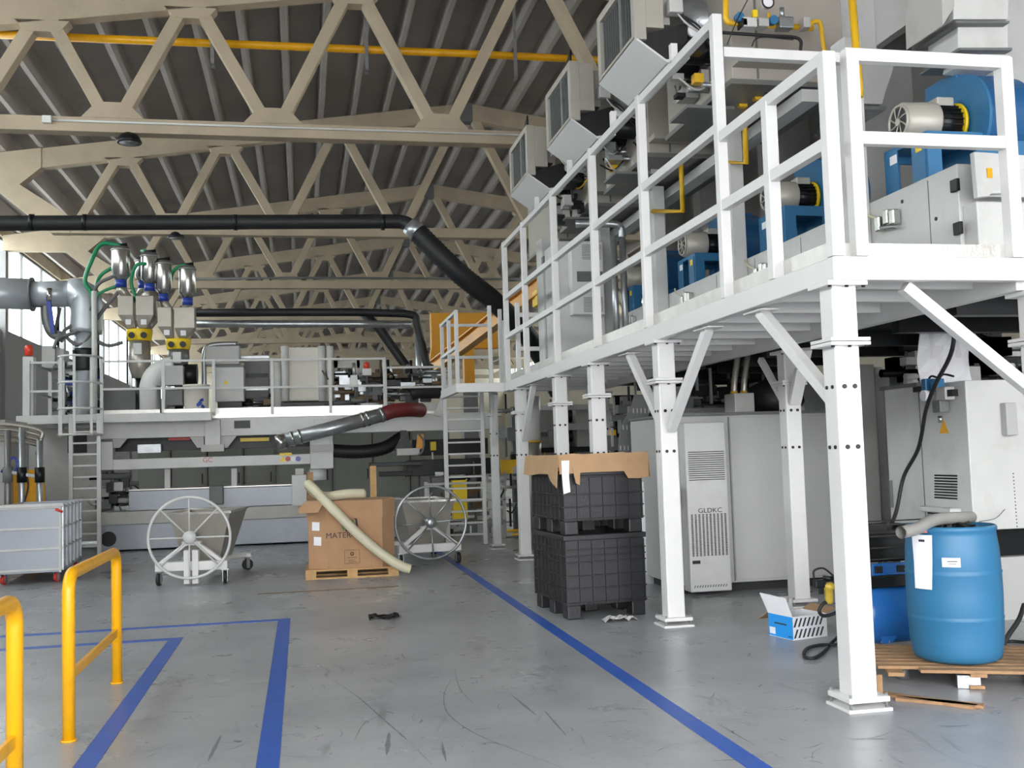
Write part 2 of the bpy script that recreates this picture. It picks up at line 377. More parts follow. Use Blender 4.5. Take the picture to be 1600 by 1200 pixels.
def scuff(pts, w_):
    P = curve(pts, 10); vs = []
    for i, p in enumerate(P):
        d = (P[min(i+1, len(P)-1)]-P[max(i-1, 0)]).normalized(); n = Vector((-d.y, d.x, 0)); k = w_*(.25+.75*math.sin(math.pi*min(1, max(0, i/(len(P)-1)))))*rnd.uniform(.6, 1)/2
        vs += [(p.x+n.x*k, p.y+n.y*k, .0012), (p.x-n.x*k, p.y-n.y*k, .0012)]
    sc.add(vs, [(2*i, 2*i+1, 2*i+3, 2*i+2) for i in range(len(P)-1)])
gg = lambda *a: [G(x, y) for x, y in a]
scuff(gg((705, 1062), (694, 1085), (700, 1115), (740, 1145), (800, 1170), (880, 1200)), .010)
scuff(gg((710, 1045), (718, 1075), (740, 1100)), .008); scuff(gg((520, 1062), (560, 1090), (600, 1125), (640, 1160), (675, 1195)), .012)
scuff(gg((600, 1115), (570, 1130), (553, 1158)), .008); scuff(gg((760, 1045), (810, 1042), (845, 1032)), .007); scuff(gg((825, 1053), (838, 1055), (853, 1062)), .016)
scuff(gg((940, 1129), (985, 1126)), .012); scuff(gg((798, 1085), (838, 1118)), .022); scuff(gg((850, 1110), (885, 1150)), .016); scuff(gg((608, 1145), (604, 1180)), .035)
scuff(gg((690, 1160), (697, 1190)), .02); scuff(gg((345, 1150), (325, 1190)), .03); scuff(gg((1120, 1130), (1180, 1165)), .01); scuff(gg((740, 1140), (770, 1138)), .012)
for i in range(150):
    p = G(rnd.uniform(200, 1500), rnd.uniform(930, 1190)); a_ = rnd.uniform(-1.1, 1.9); L_ = rnd.uniform(.03, .35)*(1 if rnd.random() < .5 else .4); d = Vector((math.cos(a_), math.sin(a_), 0))*L_
    b0_ = Vector((-d.y, d.x, 0))*rnd.uniform(-.15, .15); scuff([p, p+d*.5+b0_, p+d], rnd.uniform(.004, .018))
M['scuff'] = mat('rubber_scuff', '707175', .5, 0, .12, 10)
o = sc.build('scuff_marks', 'scuff'); tag(o, 'dark tyre scuffs and scratches scattered over the open grey floor', 'floor marks', kind='stuff')
tag(MB().box(-.55, 1.15, 13.02, 13.08, .0002, .004).build('floor_joint_strip', 'rust'), 'thin rusty strip set in the floor in front of the carton pallet', 'floor strip')

# ------------------------------------------------------------------ yellow barriers
def barrier(y0, y1, x, h, label):
    t = thing('safety_barrier', label, 'barrier', (x, (y0+y1)/2, 0), 'yellow hoop barriers')
    rc = .12; pts = [(x, y0, .012)]
    pts += [(x, y0, h-rc)]
    for a in range(1, 7): th = a*math.pi/12; pts.append((x, y0+rc*(1-math.cos(th)), h-rc+rc*math.sin(th)))
    for a in range(0, 7): th = a*math.pi/12; pts.append((x, y1-rc+rc*math.sin(th), h-rc+rc*math.cos(th)))
    pts.append((x, y1, .012))
    MB().tube(pts, .037, 20).build('hoop', 'yellow', t)
    MB().box(x-.012, x+.012, y0+.03, y1-.03, .34, .40).build('middle_rail', 'yellow', t, .004)
    for y in (y0, y1): MB().cyl((x, y, 0), (x, y, .012), .045, 20).build('foot_plate', 'yellow', t)
    return t
barrier(6.6, 8.22, -1.365, .965, 'yellow tubular hoop barrier, the whole one, farther back with both feet showing')
barrier(3.55, 5.17, -1.30, 1.0, 'yellow tubular hoop barrier cut by the left edge, nearest the camera')

# ------------------------------------------------------------------ mezzanine platform
MX0, MX1, MY0, MY1 = 3.2, 4.58, 5.75, 16.25; ZB, ZT = 2.60, 2.745
mz = thing('mezzanine_platform', 'white painted steel mezzanine platform on square columns along the right side', 'platform', (3.9, 11, 0))
b = MB()
b.box(MX0, MX0+.08, MY0, MY1, ZB, ZT); b.build('side_beam', 'white', mz, .006)
MB().box(MX0+.08, MX1, MY0, MY0+.08, ZB, ZT).build('front_beam', 'white', mz, .006)
MB().box(MX1-.06, MX1+.02, MY0+.08, MY1, ZB-.05, ZT-.02).build('inner_beam', 'white', mz, .004)
MB().box(MX0+.08, MX1-.06, MY1-.08, MY1, ZB, ZT).build('end_beam', 'white', mz, .004)
for i in range(18):
    y = MY0+.55+i*.58
    MB().box(MX0+.08, MX1-.06, y-.03, y+.03, ZB+.03, ZT-.035).build('joist', 'white', mz)
MB().box(MX0+.02, MX1+.02, MY0+.02, MY1, ZT-.02, ZT+.004).build('deck_plate', 'checker', mz)
MB().box(MX0+.085, MX0+.095, MY0+.1, MY1-.1, ZT, ZT+.13).build('toe_board', 'checker', mz)
MB().box(MX0+.1, MX1, MY0+.085, MY0+.095, ZT, ZT+.10).build('toe_board', 'checker', mz)
def column(x0, y0, w_=.165, topz=ZB, cut=2.2, parent=mz, m='white'):
    c = MB().box(x0, x0+w_, y0, y0+w_, .075, topz).build('column', m, parent, .012)
    p = MB(); e = .05
    p.box(x0-e, x0+w_+e, y0-e, y0+w_+e, .055, .085); p.box(x0-e-.01, x0+w_+e+.01, y0-e-.01, y0+w_+e+.01, 0, .02)
    p.build('base_plate', m, c, .003)
    q = MB()
    for i in (-.035, w_+.035):
        for j in (-.035, w_+.035): q.cyl((x0+i, y0+j, .02), (x0+i, y0+j, .105), .009, 8)
    q.build('anchor_bolt', 'galv', c)
    for za, zb in ((cut, cut+.022), (cut+.026, cut+.048), (topz-.03, topz-.001)):
        MB().box(x0-e, x0+w_+e, y0-e, y0+w_+e, za, zb).build('flange', m, c, .003)
    q = MB()
    for i in (-.03, .5*w_, w_+.03):
        for zz in (cut-.012, topz-.042):
            q.cyl((x0+i, y0-.03, zz), (x0+i, y0-.03, zz+.014), .011, 6)
    for z in (1.58, 1.95):
        for i in (.3, .72): q.cyl((x0+i*w_, y0-.008, z), (x0+i*w_, y0+.004, z), .015, 8); q.cyl((x0-.008, y0+i*w_, z), (x0+.004, y0+i*w_, z), .012, 8)
    q.build('bolt', 'blackmetal', c)
    return c
cols_y = [5.80, 9.0, 11.25, 12.95, 15.4]
for y in cols_y: column(MX0+.01, y)
for x, y in ((4.62, 5.80), (4.75, 9.6), (4.66, 13.2), (4.66, 15.9)): column(x, y, .165, ZB-.05)
def brace(x, ya, za, yb, zb, name='brace'):
    o = MB().bar((x, ya, za), (x, yb, zb), .075, .075, (1, 0, 0)); o.box(x-.07, x+.07, min(ya, 99)-.16, ya+.16, ZB-.028, ZB-.016)
    o.build(name, 'white', mz, .004)
brace(3.30, 7.0, 2.58, 5.99, 1.86); brace(3.30, 8.0, 2.58, 8.97, 1.78); brace(3.30, 10.1, 2.58, 9.2, 1.82); brace(3.30, 14.6, 2.58, 15.38, 1.8)
o = MB().bar((3.75, 5.88, 2.58), (4.62, 5.88, 1.9), .075, .075, (0, 1, 0)); o.build('brace', 'white', mz, .004)
MB().bar((4.78, 10.2, 2.52), (4.83, 9.78, 2.02), .06, .06, (1, 0, 0)).build('brace', 'white', mz, .004)
MB().bar((4.78, 9.2, 2.52), (4.83, 9.58, 2.02), .06, .12, (1, 0, 0)).build('brace', 'white', mz, .004)

# guard rails
RW = .072; ZR = ZT+.006
def rail_panel(label, pts_posts, rails, pm='white', w_=RW, name='guard_rail', stub=0.0, loc=None):
    a = pts_posts[0]; t = thing(name, label, 'railing', (a[0], a[1], a[2]), 'white guard rails')
    for p in pts_posts: MB().box(p[0]-w_/2, p[0]+w_/2, p[1]-w_/2, p[1]+w_/2, p[2], p[3]).build('post', pm, t, .005)
    for p, q in rails: MB().bar(p, q, w_*.75, w_*.95).build('rail', pm, t, .004)
    return t
x = MX0+.05
rail_panel('white corner section of low guard rail along the mezzanine side, at its near end', [(x, 5.80, ZR, 4.04), (x, 6.62, ZR, 4.0)],
           [((x, 5.80, 4.01), (x, 7.42, 4.01)), ((x, 5.85, 3.47), (x, 7.42, 3.47))], w_=.085)
ty = [7.47, 9.33, 11.05, 12.9, 14.75, 16.2]
rail_panel('tall white guard rail stretching along the far length of the mezzanine side', [(x, y, ZR, 5.0) for y in ty],
           [((x, 7.45, 4.95), (x, 16.24, 4.95)), ((x, 7.5, 4.10), (x, 16.2, 4.10)), ((x, 7.5, 3.47), (x, 16.2, 3.47))], w_=.08)
rail_panel('low white guard rail across the near end of the mezzanine', [(3.41, MY0+.05, ZR, 4.06), (4.50, MY0+.05, ZR, 4.06)],
           [((3.37, MY0+.05, 4.03), (4.54, MY0+.05, 4.03)), ((3.41, MY0+.05, 3.50), (4.5, MY0+.05, 3.50))], w_=.085)
st = thing('cross_member', 'white steel member running from the tall rail post to the machine above the walkway', 'steel beam', (3.3, 7.5, 4.7))
MB().box(3.3, 4.35, 7.44, 7.52, 4.66, 4.74).build('bar', 'white', st, .004)
for yy in (8.4, 10.2, 12.0, 13.8): MB().box(x-.03, x+.03, yy-.03, yy+.03, 4.97, 5.14).build('upper_stub', 'white', [o for o in bpy.data.objects if o.name.startswith('guard_rail')][1], .003)

struct('trim_3', MB().box(XE, XE+.25, -2, YF, 9.0, 10.2), 'concrete')
for i in range(-2, 9):  # right wall windows are unseen, added to bring more daylight into the hall
    ya, yb = max(-2, Y1+DY*i), min(YF, Y1+DY*(i+1)); fr = MB()
    for k in range(6):
        y = ya+(yb-ya)*k/5; fr.box(XE+.08, XE+.16, y-.05, y+.05, 6.8, 9.0)
    fr.box(XE+.08, XE+.16, ya, yb, 6.8, 6.88); wo = struct('window_%d' % wn, fr, 'dgrey'); wn += 1
    MB().box(XE+.11, XE+.13, ya, yb, 6.84, 9.0).build('pane', 'glass', wo)

# ------------------------------------------------------------------ roof services
YG = Y1+.42
z0 = PY(400, 70, YG).z
gp = thing('gas_pipe', 'long yellow gas pipe running across under the roof near the top of the picture', 'pipe', (0, YG, z0-.07))
MB().tube([(XW, YG, z0-.06), (3.0, YG, z0+.02), (9.5, YG, z0+.02)], .068, 14).build('pipe_run', 'yellow', gp)
for px in (332, 572, 803):
    p = PY(px, 70, YG); h_ = MB(); h_.box(p.x-.03, p.x+.03, YG-.10, YG-.075, z0-.42, ztop(p.x)+.05); h_.box(p.x-.03, p.x+.03, YG-.10, YG+.05, z0-.43, z0-.40)
    h_.build('hanger', 'galv', gp)
cn = thing('cable_conduit', 'thin pale conduit fixed along the bottom chord of the nearest roof truss', 'conduit', (0, Y1-.15, 7.1))
MB().tube([(PY(78, 200, Y1-.16).x, Y1-.155, sz(5.78)), (7.6, Y1-.155, sz(5.78))], .018, 8).build('conduit_pipe', 'lgrey', cn)
p = PY(73, 200, Y1-.2); MB().box(p.x-.07, p.x+.07, Y1-.22, Y1-.135, sz(5.78)-.06, sz(5.78)+.06).build('junction_box', 'white', cn, .01)
def highbay(px, py, Y, label):
    p = PY(px, py, Y); t = thing('hall_lamp', label, 'lamp', (p.x, p.y, p.z), 'dark round lamps under the trusses')
    MB().lathe([(.02, .16), (.10, .15), (.16, .08), (.20, .0), (.19, -.02)], p, 24).build('housing', 'blackmetal', t)
    MB().lathe([(.16, -.021), (.001, -.028)], p, 24).build('lens', 'dgrey', t)
    MB().cyl((p.x, p.y, p.z+.14), (p.x, p.y, max(p.z+.2, sz(5.66)+.01)), .015, 8).build('stem', 'blackmetal', t)
highbay(202, 222, Y1-.02, 'dark round lamp hanging under the nearest truss at upper left')
highbay(275, 371, Y1+DY, 'dark round lamp hanging below the long black duct')

# black ducts
def seg(name, label, pts, r, m, cat='duct', clamps=(), n=18):
    t = thing(name, label, cat, tuple(pts[0])); MB().tube(pts, r, n).build('duct_run', m, t)
    for c, d in clamps:
        c = Vector(c); d = Vector(d).normalized(); MB().cyl(c-d*.03, c+d*.03, r+.012, 18).build('clamp', 'blackmetal', t)
    return t
def ribhose(mb, pts, r, pitch=.055, amp=.10, n=16):
    P = curve(pts, 12); L = [0]
    for a, b_ in zip(P, P[1:]): L.append(L[-1]+(b_-a).length)
    k = max(4, int(L[-1]/(pitch/2))); out = []; rr = []
    for i in range(k+1):
        s_ = L[-1]*i/k; j = 0
        while j < len(L)-2 and L[j+1] < s_: j += 1
        f = (s_-L[j])/max(1e-6, L[j+1]-L[j]); out.append(P[j].lerp(P[j+1], min(1, f))); rr.append(r*(1+(amp if i % 2 else 0)))
    return mb.tube(out, rr, n)
YP = 17.0
a = PY(-40, 349, YP); b_ = PY(610, 346, YP); c = PY(640, 352, YP-.1); d = PY(662, 372, YP-.15)
t = seg('black_duct', 'long straight black duct crossing the hall below the trusses, bending at its right end', [(XW, YP, a.z-.01), a, b_] + curve([b_, PY(628, 347, YP), c, PY(648, 358, YP-.1)], 4)[1:], .118, 'black',
        clamps=[(PY(p, 347.5, YP), (1, 0, 0)) for p in (50, 133, 368, 598)])
cl = MB().cyl(PY(640, 352, YP-.1), PY(657, 367, YP-.15), .155, 22); cl.build('metal_sleeve', 'galv', t)
hz = MB(); ribhose(hz, [PY(652, 363, YP-.14), PY(715, 425, YP-.25), PY(780, 478, YP+.3), PY(835, 540, YP+1.2), PY(872, 612, YP+1.7)], .165, .07, .07)
tag(hz.build('flexible_duct', 'black'), 'thick ribbed black flexible duct slanting down behind the mezzanine railing', 'duct')
YQ = 22.4
q = lambda x_, y_, dy=0: PY(x_, y_, YQ+dy)
t = seg('black_duct', 'thinner black pipe running level above the extrusion machine and turning down at its right end', [q(300, 489)]+[q(450, 488), q(560, 488), q(632, 490)]+curve([q(632, 490), q(648, 494), q(652, 508)], 5)[1:]+[q(662, 550), q(676, 606, -.5)], .085, 'black')
seg('black_duct', 'black pipe slanting down to the right from below the level pipe above the machine', [q(568, 490, .3), q(590, 510, .3), q(640, 580, .3), q(652, 610, .2)], .10, 'black')
seg('galvanised_pipe', 'level galvanised pipe just under the thinner black pipe above the machine', [q(300, 506, .2), q(400, 506, .2), q(560, 506, .2), q(642, 508, .2)], .082, 'galv', 'pipe')
seg('galvanised_pipe', 'upright galvanised pipe standing beside the orange crane beam', [q(654, 525, .6), q(656, 580, .6), q(657, 625, .6)], .085, 'galv', 'pipe')
seg('cable_rail', 'thin dark conduit stretched along the third roof truss above the machine', [PY(300, 436, 33.0), PY(470, 434, 33.0), PY(810, 436, 33.0)], .035, 'dgrey', 'rail')
# ------------------------------------------------------------------ yellow overhead crane
t = thing('workshop_crane', 'orange yellow swing crane boom with its square bracket beyond the platform stair', 'crane', tuple(G(735, 700)*0+Vector((PY(735, 600, 28).x, 28, 0))))
cx = PY(733, 560, 28).x
MB().box(cx-.16, cx+.12, 27.86, 28.14, 3.3, PY(733, 545, 28).z+.1).build('mast', 'orange', t); MB().box(cx-.22, cx+.18, 27.8, 28.2, 0, 3.3).build('pedestal', 'dgrey', t)
p0 = PY(672, 490, 28); p1 = PY(760, 545, 28)
MB().box(p0.x, p1.x+.3, 27.85, 28.15, p1.z, p0.z).build('head_box', 'orange', t, .02)
MB().prism([(p0.x, p1.z+.05), (p0.x+.35, p1.z+.02), (p0.x+.12, p1.z-1.2), (p0.x-.18, p1.z-1.2)], 'y', 27.8, 28.1).build('gusset', 'orange', t)
bm = MB(); pa = PY(676, 575, 27.0); pb = PY(868, 428, 17.3)
for off, w_, h_ in (((0, 0, .16), .2, .03), ((0, 0, -.16), .2, .03), ((0, 0, 0), .03, .32)):
    bm.bar(pa+Vector(off), pb+Vector(off), w_, h_)
bm.build('boom', 'orange', t)
h_ = MB(); p = PY(846, 445, 18.3); h_.cbox(p+Vector((.02, 0, -.25)), (.32, .4, .3)); h_.cyl(p+Vector((0, 0, -.12)), p+Vector((0, 0, .6)), .06, 12); h_.build('hoist_trolley', 'bright_yellow', t, .02)

# ------------------------------------------------------------------ extrusion machine on its frame
YM = 20.6
m = lambda x_, y_, dy=0.0: PY(x_, y_, YM+dy)
def mbox(x0, y0, x1, y1, dy, depth, mb=None):
    """box whose front face spans the given corners on plane YM+dy"""
    a = m(x0, y0, dy); b = m(x1, y1, dy); zc = (a.z, b.z)
    mb = mb or MB(); return mb.box(a.x, b.x, YM+dy, YM+dy+depth, min(zc), max(zc))
ex = thing('extrusion_line', 'long grey machine frame with beams, tank and walkway deck across the back of the hall', 'machine', (-.5, 22, 0))
x0 = m(156, 850).x; x1 = m(640, 850).x; xm = m(500, 850).x
MB().box(x0, x1, YM, YM+2.0, .03, .50).build('lower_tank', 'bluegrey', ex, .01)
MB().box(x0-.02, x1, YM-.05, YM+2.0, .50, .74).build('tank_ledge', 'mgrey', ex, .01)
p = m(165, 845); MB().cyl((p.x+.05, YM-.01, p.z+.03), (p.x+.05, YM+.1, p.z+.03), .14, 24).build('round_port', 'black', ex)
a_ = m(200, 790); b_ = m(466, 762); MB().box(a_.x, b_.x, YM+.1, YM+.5, .745, b_.z+.04).build('guide_rail_box', 'bluegrey', ex, .01)
MB().box(a_.x, b_.x, YM+.1, YM+1.2, b_.z+.05, b_.z+.07).build('tread_plate', 'checker', ex)
p = m(338, 772); MB().box(p.x-.13, p.x+.13, YM-.02, YM+.1, p.z-.2, p.z+.16).build('clamp_block', 'dgrey', ex, .02)
mbox(160, 735, 520, 708, -.05, .22).build('lower_beam', 'lgrey', ex, .01)
mbox(485, 733, 520, 672, -.08, .3).build('beam_end_block', 'lgrey', ex, .01)
mbox(153, 735, 176, 690, -.08, .3).build('beam_end_block', 'lgrey', ex, .01)
# upper beam and walkway
zt = m(400, 652).z; zb_ = m(400, 680).z
xl = m(36, 660).x; xr = m(702, 650).x
MB().box(m(150, 660).x, m(772, 650).x, YM, YM+.2, zb_, zt).build('upper_beam', 'lgrey', ex, .01)
MB().box(xl, m(334, 660).x, YM-.5, YM-.38, zt-.06, zt+.10).build('walkway_edge_beam', 'lgrey', ex, .01)
MB().box(xl, m(334, 660).x, YM-.38, YM+2.6, zt+.0, zt+.06).build('walkway_deck', 'checker', ex)
MB().box(m(334, 660).x, xr, YM, YM+2.6, zt+.001, zt+.05).build('walkway_deck', 'checker', ex)
for xx0, xx1, dy in ((162, 250, -.45), (256, 328, -.45), (336, 425, .02), (428, 515, .02), (518, 598, .02)):
    MB().box(m(xx0, 650, dy).x, m(xx1, 650, dy).x, YM+dy, YM+dy+.015, m(300, 655, dy).z+.03, m(300, 641, dy).z+.03).build('toe_board', 'checker', ex)
a_ = m(366, 668); MB().box(a_.x, a_.x+.30, YM-.012, YM+.0, a_.z-.02, a_.z+.13).build('dark_plate', 'blackmetal', ex)
for px in (332, 503): 
    mbox(px-12, 706, px+12, 655, -.1, .3).build('hanger_post', 'lgrey', ex, .008)
    f = MB(); mbox(px-18, 706, px+18, 694, -.13, .36, f); f.build('post_flange', 'mgrey', ex)
for x0_, y0_, x1_, y1_ in ((176, 700, 206, 676), (292, 700, 318, 676), (345, 700, 372, 678)):
    a = m(x0_, y0_); b = m(x1_, y1_); 
    pts = [(a.x, a.z), (a.x, b.z), (b.x, b.z), (a.x+.12, a.z)] if x0_ != 292 else [(b.x, a.z), (b.x, b.z), (a.x, b.z), (b.x-.12, a.z)]
    MB().prism(pts, 'y', YM+.02, YM+.1).build('gusset_plate', 'mgrey', ex)
mbox(176, 706, 485, 676, .5, .4).build('dark_channel', 'blackmetal', ex)
a = m(375, 690, .2); MB().box(a.x, a.x+.55, YM+.3, YM+.4, a.z, a.z+.07).build('yellow_bar', 'bright_yellow', ex)
a = m(262, 688, .2); MB().box(a.x, a.x+.4, YM+.3, YM+.4, a.z, a.z+.05).build('red_bar', 'red', ex)
a = m(215, 708, .2); MB().box(a.x, a.x+.42, YM+.2, YM+.4, a.z, a.z+.16).build('bright_cover', 'galv', ex)
for x_ in (262, 366, 468):
    a = m(x_, 758, .3); b = m(x_, 732, .3); MB().bar((a.x, a.y, a.z-.1), b, .10 if x_ != 468 else .16, .10).build('support_leg', 'lgrey', ex)
a = m(468, 790); b = m(468, 742); MB().box(a.x-.14, a.x+.14, YM-.1, YM+.1, a.z, b.z).build('support_leg', 'lgrey', ex, .01)
a = m(497, 750, .1); MB().cyl((a.x, a.y, a.z), (a.x, a.y, m(497, 733, .1).z), .16, 16).build('jack_foot', 'lgrey', ex)
# markings on the beams
for i, (nm, px, cl) in enumerate((('warning_triangle', 442, 'bright_yellow'), ('round_sticker', 450, 'inkred'), ('round_sticker', 458, 'paper'), ('round_sticker', 466, 'bluepl'))):
    a = m(px, 717); 
    if i == 0: MB().prism([(a.x-.06, a.z-.05), (a.x+.06, a.z-.05), (a.x, a.z+.06)], 'y', YM-.056, YM-.051).build(nm, cl, ex)
    else: MB().cyl((a.x, YM-.056, a.z), (a.x, YM-.051, a.z), .05, 16).build(nm, cl, ex)
a = m(446, 710); MB().box(a.x-.11, a.x+.12, YM-.056, YM-.051, a.z-.02, a.z+.03).build('yellow_label', 'bright_yellow', ex)
a = m(325, 719); text('GC', .13, (a.x, YM-.054, a.z), RX90, 'inkred', ex, 'red_lettering')
# far right extension of the upper beam, grey box
a = m(598, 652); b = m(700, 628); MB().box(a.x, b.x, YM+.3, YM+.9, a.z, b.z).build('beam_end_box', 'mgrey', ex, .01)
a = m(682, 650); MB().bar((a.x, YM, a.z), (m(700, 602).x, YM, m(700, 602).z), .12, .12).build('stanchion', 'lgrey', ex)

# walkway railing of the machine
def thinrail(label, posts, zlo, zhi, rails, ys, w_=.055):
    t = thing('walkway_railing', label, 'railing', (posts[0], ys[0], zlo), 'grey railings on the machine walkway')
    for x_, y_ in zip(posts, ys): MB().box(x_-w_/2, x_+w_/2, y_-w_/2, y_+w_/2, zlo, zhi).build('post', 'lgrey', t)
    for za in rails: 
        for (xa, ya), (xb, yb) in zip(list(zip(posts, ys)), list(zip(posts, ys))[1:]): MB().bar((xa, ya, za), (xb, yb, za), .04, .04).build('rail', 'lgrey', t)
    return t
ya = YM-.42
zt2 = zt+.10
P_ = [PY(p, 600, ya).x for p in (159, 255, 334)]
thinrail('grey railing at the front of the machine walkway, between caged ladder and control cabinet', P_, zt2, m(250, 562, -.42).z, (m(250, 564, -.42).z, m(250, 607, -.42).z), [ya]*3)
P_ = [m(p, 600).x for p in (334, 425, 516, 601)]
thinrail('grey railing in front of the pale shield box on the machine walkway', P_, zt+.05, m(420, 560).z, (m(420, 562).z, m(420, 605).z), [YM+.04]*4)
thinrail('short grey railing over the right end of the extrusion machine, next to the stair landing', [m(p, 600).x for p in (603, 696)], zt+.05, m(640, 575, .1).z, (m(640, 574, .1).z, m(640, 605, .1).z), [YM+.1]*2)
P_ = [PY(p, 600, ya).x for p in (42, 98)]
thinrail('grey railing at the left end of the machine walkway, beside the red beacon', [P_[0], P_[0]+.02, P_[1]], zt2, m(50, 564, -.4).z, (m(50, 567, -.4).z, m(50, 612, -.4).z), [ya+1.8, ya, ya], .07)

# caged ladder
def ladder(name, label, xa, xb, y, z0, z1, n, m_='lgrey', cage=False):
    t = thing(name, label, 'ladder', ((xa+xb)/2, y, z0))
    for x_ in (xa, xb): MB().box(x_-.035, x_+.035, y-.03, y+.05, z0, z1).build('rail_side', m_, t, .005)
    for i in range(n):
        z = z0+.18+(z1-z0-.3)*i/(n-1); MB().box(xa+.03, xb-.03, y-.02, y+.09, z-.015, z+.015).build('rung', m_, t)
    return t
yl = YM-.75
xa = PY(111, 800, yl).x; xb = PY(155, 800, yl).x
ld = ladder('caged_ladder', 'tall grey ladder with safety cage at the left end of the extrusion machine', xa, xb, yl, PY(130, 852, yl).z*0+.02, zt+.1, 12)
r_ = (xb-xa)/2+.12; xc = (xa+xb)/2-.06
for zc in (PY(125, 680, yl).z, PY(125, 640, yl).z, PY(125, 600, yl).z, PY(125, 560, yl).z):
    MB().tube([(xc-r_, yl, zc)]+[(xc+r_*math.cos(th*math.pi/8), yl-.05-.55*math.sin(th*math.pi/8), zc) for th in range(8, -1, -1)]+[(xc+r_, yl, zc)], .022, 6).build('cage_hoop', 'lgrey', ld)
for th in (8, 6, 4, 2, 0):
    x_ = xc+r_*math.cos(th*math.pi/8); y_ = yl-.05-.55*math.sin(th*math.pi/8)
    MB().bar((x_, y_, PY(125, 682, yl).z), (x_, y_, PY(125, 558, yl).z), .045, .02).build('cage_bar', 'lgrey', ld)
# tall conduit post by the ladder
a = m(148, 645, -.3); MB().cyl((a.x, a.y, zt+.07), (a.x, a.y, m(143, 455, -.3).z), .05, 12).build('upright_pole', 'lgrey', ex)
# grey body behind ladder
mbox(45, 850, 155, 668, .6, 1.6).build('end_cabinet', 'mgrey', ex, .01)
a = m(104, 700, .5); MB().box(a.x, a.x+.35, YM+.585, YM+.6, a.z-.1, a.z+.3).build('dark_hatch', 'blackmetal', ex)
# beacon column
mk = thing('beacon_post', 'pale post with a red beacon lamp at the left corner of the machine walkway', 'beacon', (m(44, 650, -.3).x, YM-.3, zt+.06))
a = m(35, 660, -.3); b = m(52, 557, -.3); MB().box(a.x, b.x, YM-.3, YM-.08, zt+.065, b.z).build('post', 'lgrey', mk, .01)
p = m(45, 554, -.2); MB().lathe([(.075, 0), (.075, .15), (.05, .19), (.001, .2)], (p.x, p.y, p.z-.02), 16).build('red_lamp', 'redlamp', mk)
for (x0_, y0_, x1_, y1_, dy) in ((65, 575, 86, 540, .8), (86, 575, 100, 545, .9)):
    o = mbox(x0_, y0_, x1_, y1_, dy, .5).build('switch_box', 'mgrey', bevel=.01); tag(o, 'grey switch box behind the railing near the red beacon, %s' % ('larger one' if x0_ == 65 else 'smaller one'), 'box')
# machines on the deck --------------------------------------------------
o = thing('control_cabinet', 'grey control cabinet with yellow warning sign standing on the machine walkway', 'cabinet', (m(350, 640, .6).x, YM+1, zt+.07))
mbox(337, 628, 381, 572, .55, .7).build('body', 'lgrey', o, .02); mbox(320, 570, 374, 540, .7, .5).build('upper_body', 'cabgrey', o, .02)
mbox(338, 574, 381, 570, .53, .1).build('seam', 'dgrey', o)
p = m(353, 597, .54); MB().prism([(p.x-.05, p.z-.04), (p.x+.05, p.z-.04), (p.x, p.z+.05)], 'y', YM+.545, YM+.549).build('warning_triangle', 'bright_yellow', o)
mbox(340, 640, 378, 628, .6, .5).build('foot', 'blackmetal', o)
o = thing('drive_cabinet', 'dark grey cabinet with bright top standing behind the control cabinet on the walkway', 'cabinet', (m(400, 640, 1).x, YM+1.4, zt+.07))
mbox(382, 636, 420, 562, 1.2, .7).build('body', 'dgrey', o, .01); mbox(376, 561, 421, 555, 1.15, .8).build('top_cover', 'galv', o, .01)
mbox(384, 590, 419, 583, 1.19, .02).build('slot', 'blackmetal', o); mbox(384, 610, 419, 604, 1.19, .02).build('slot', 'galv', o)
o = thing('pale_shield', 'large pale box shield with rounded side posts standing on the machine walkway', 'machine cover', (m(475, 640, .6).x, YM+1, zt+.07))
mbox(441, 627, 508, 542, .55, .7).build('panel', 'beige', o, .03)
for px in (434, 446, 504, 517):
    a = m(px, 636 if px < 440 else 627, .5); b = m(px, 541 if px != 434 else 566, .5); MB().cyl((a.x, a.y, a.z), (a.x, a.y, b.z), .075, 14).build('side_post', 'lgrey', o)
mbox(436, 641, 512, 628, .6, .5).build('foot', 'blackmetal', o)
def bundle(name, label, cat, x0_, x1_, y0_, y1_, dy, n, seed, cols=('blackmetal', 'dgrey', 'galv', 'rust')):
    rnd = random.Random(seed); p = m((x0_+x1_)/2, y1_, dy); t = thing(name, label, cat, tuple(p))
    B = {c: MB() for c in cols}
    for i in range(n):
        c = rnd.choice(cols); x_ = rnd.uniform(x0_, x1_); y_ = rnd.uniform(y0_, y1_); dd = dy+rnd.uniform(0, .8); a = m(x_, y_, dd); k = rnd.random()
        if k < .35: B[c].cbox(a, (rnd.uniform(.08, .3), rnd.uniform(.1, .3), rnd.uniform(.05, .22)))
        elif k < .7:
            L_ = rnd.uniform(.15, .6); B[c].cyl(a-Vector((L_/2, 0, 0)), a+Vector((L_/2, 0, 0)), rnd.uniform(.015, .06), 10)
        elif k < .85: B[c].cyl(a, a+Vector((0, 0, rnd.uniform(.1, .35))), rnd.uniform(.02, .05), 10)
        else:
            e = a+Vector((rnd.uniform(-.4, .4), rnd.uniform(-.2, .2), rnd.uniform(-.15, .15))); B[c].tube(curve([a, (a+e)/2+Vector((0, 0, rnd.choice((-.12, .12)))), e], 5), .018, 6)
    NM = {'blackmetal': 'black_fittings', 'dgrey': 'grey_fittings', 'galv': 'bright_fittings', 'rust': 'brown_fittings', 'mgrey': 'pale_fittings', 'bluepl': 'blue_fittings', 'lgrey': 'pale_fittings', 'gasyellow': 'yellow_fittings', 'black': 'black_hoses', 'steel': 'steel_fittings'}
    for c in cols:
        if B[c].v: B[c].build(NM[c], c, t)['kind'] = 'stuff'
    return t
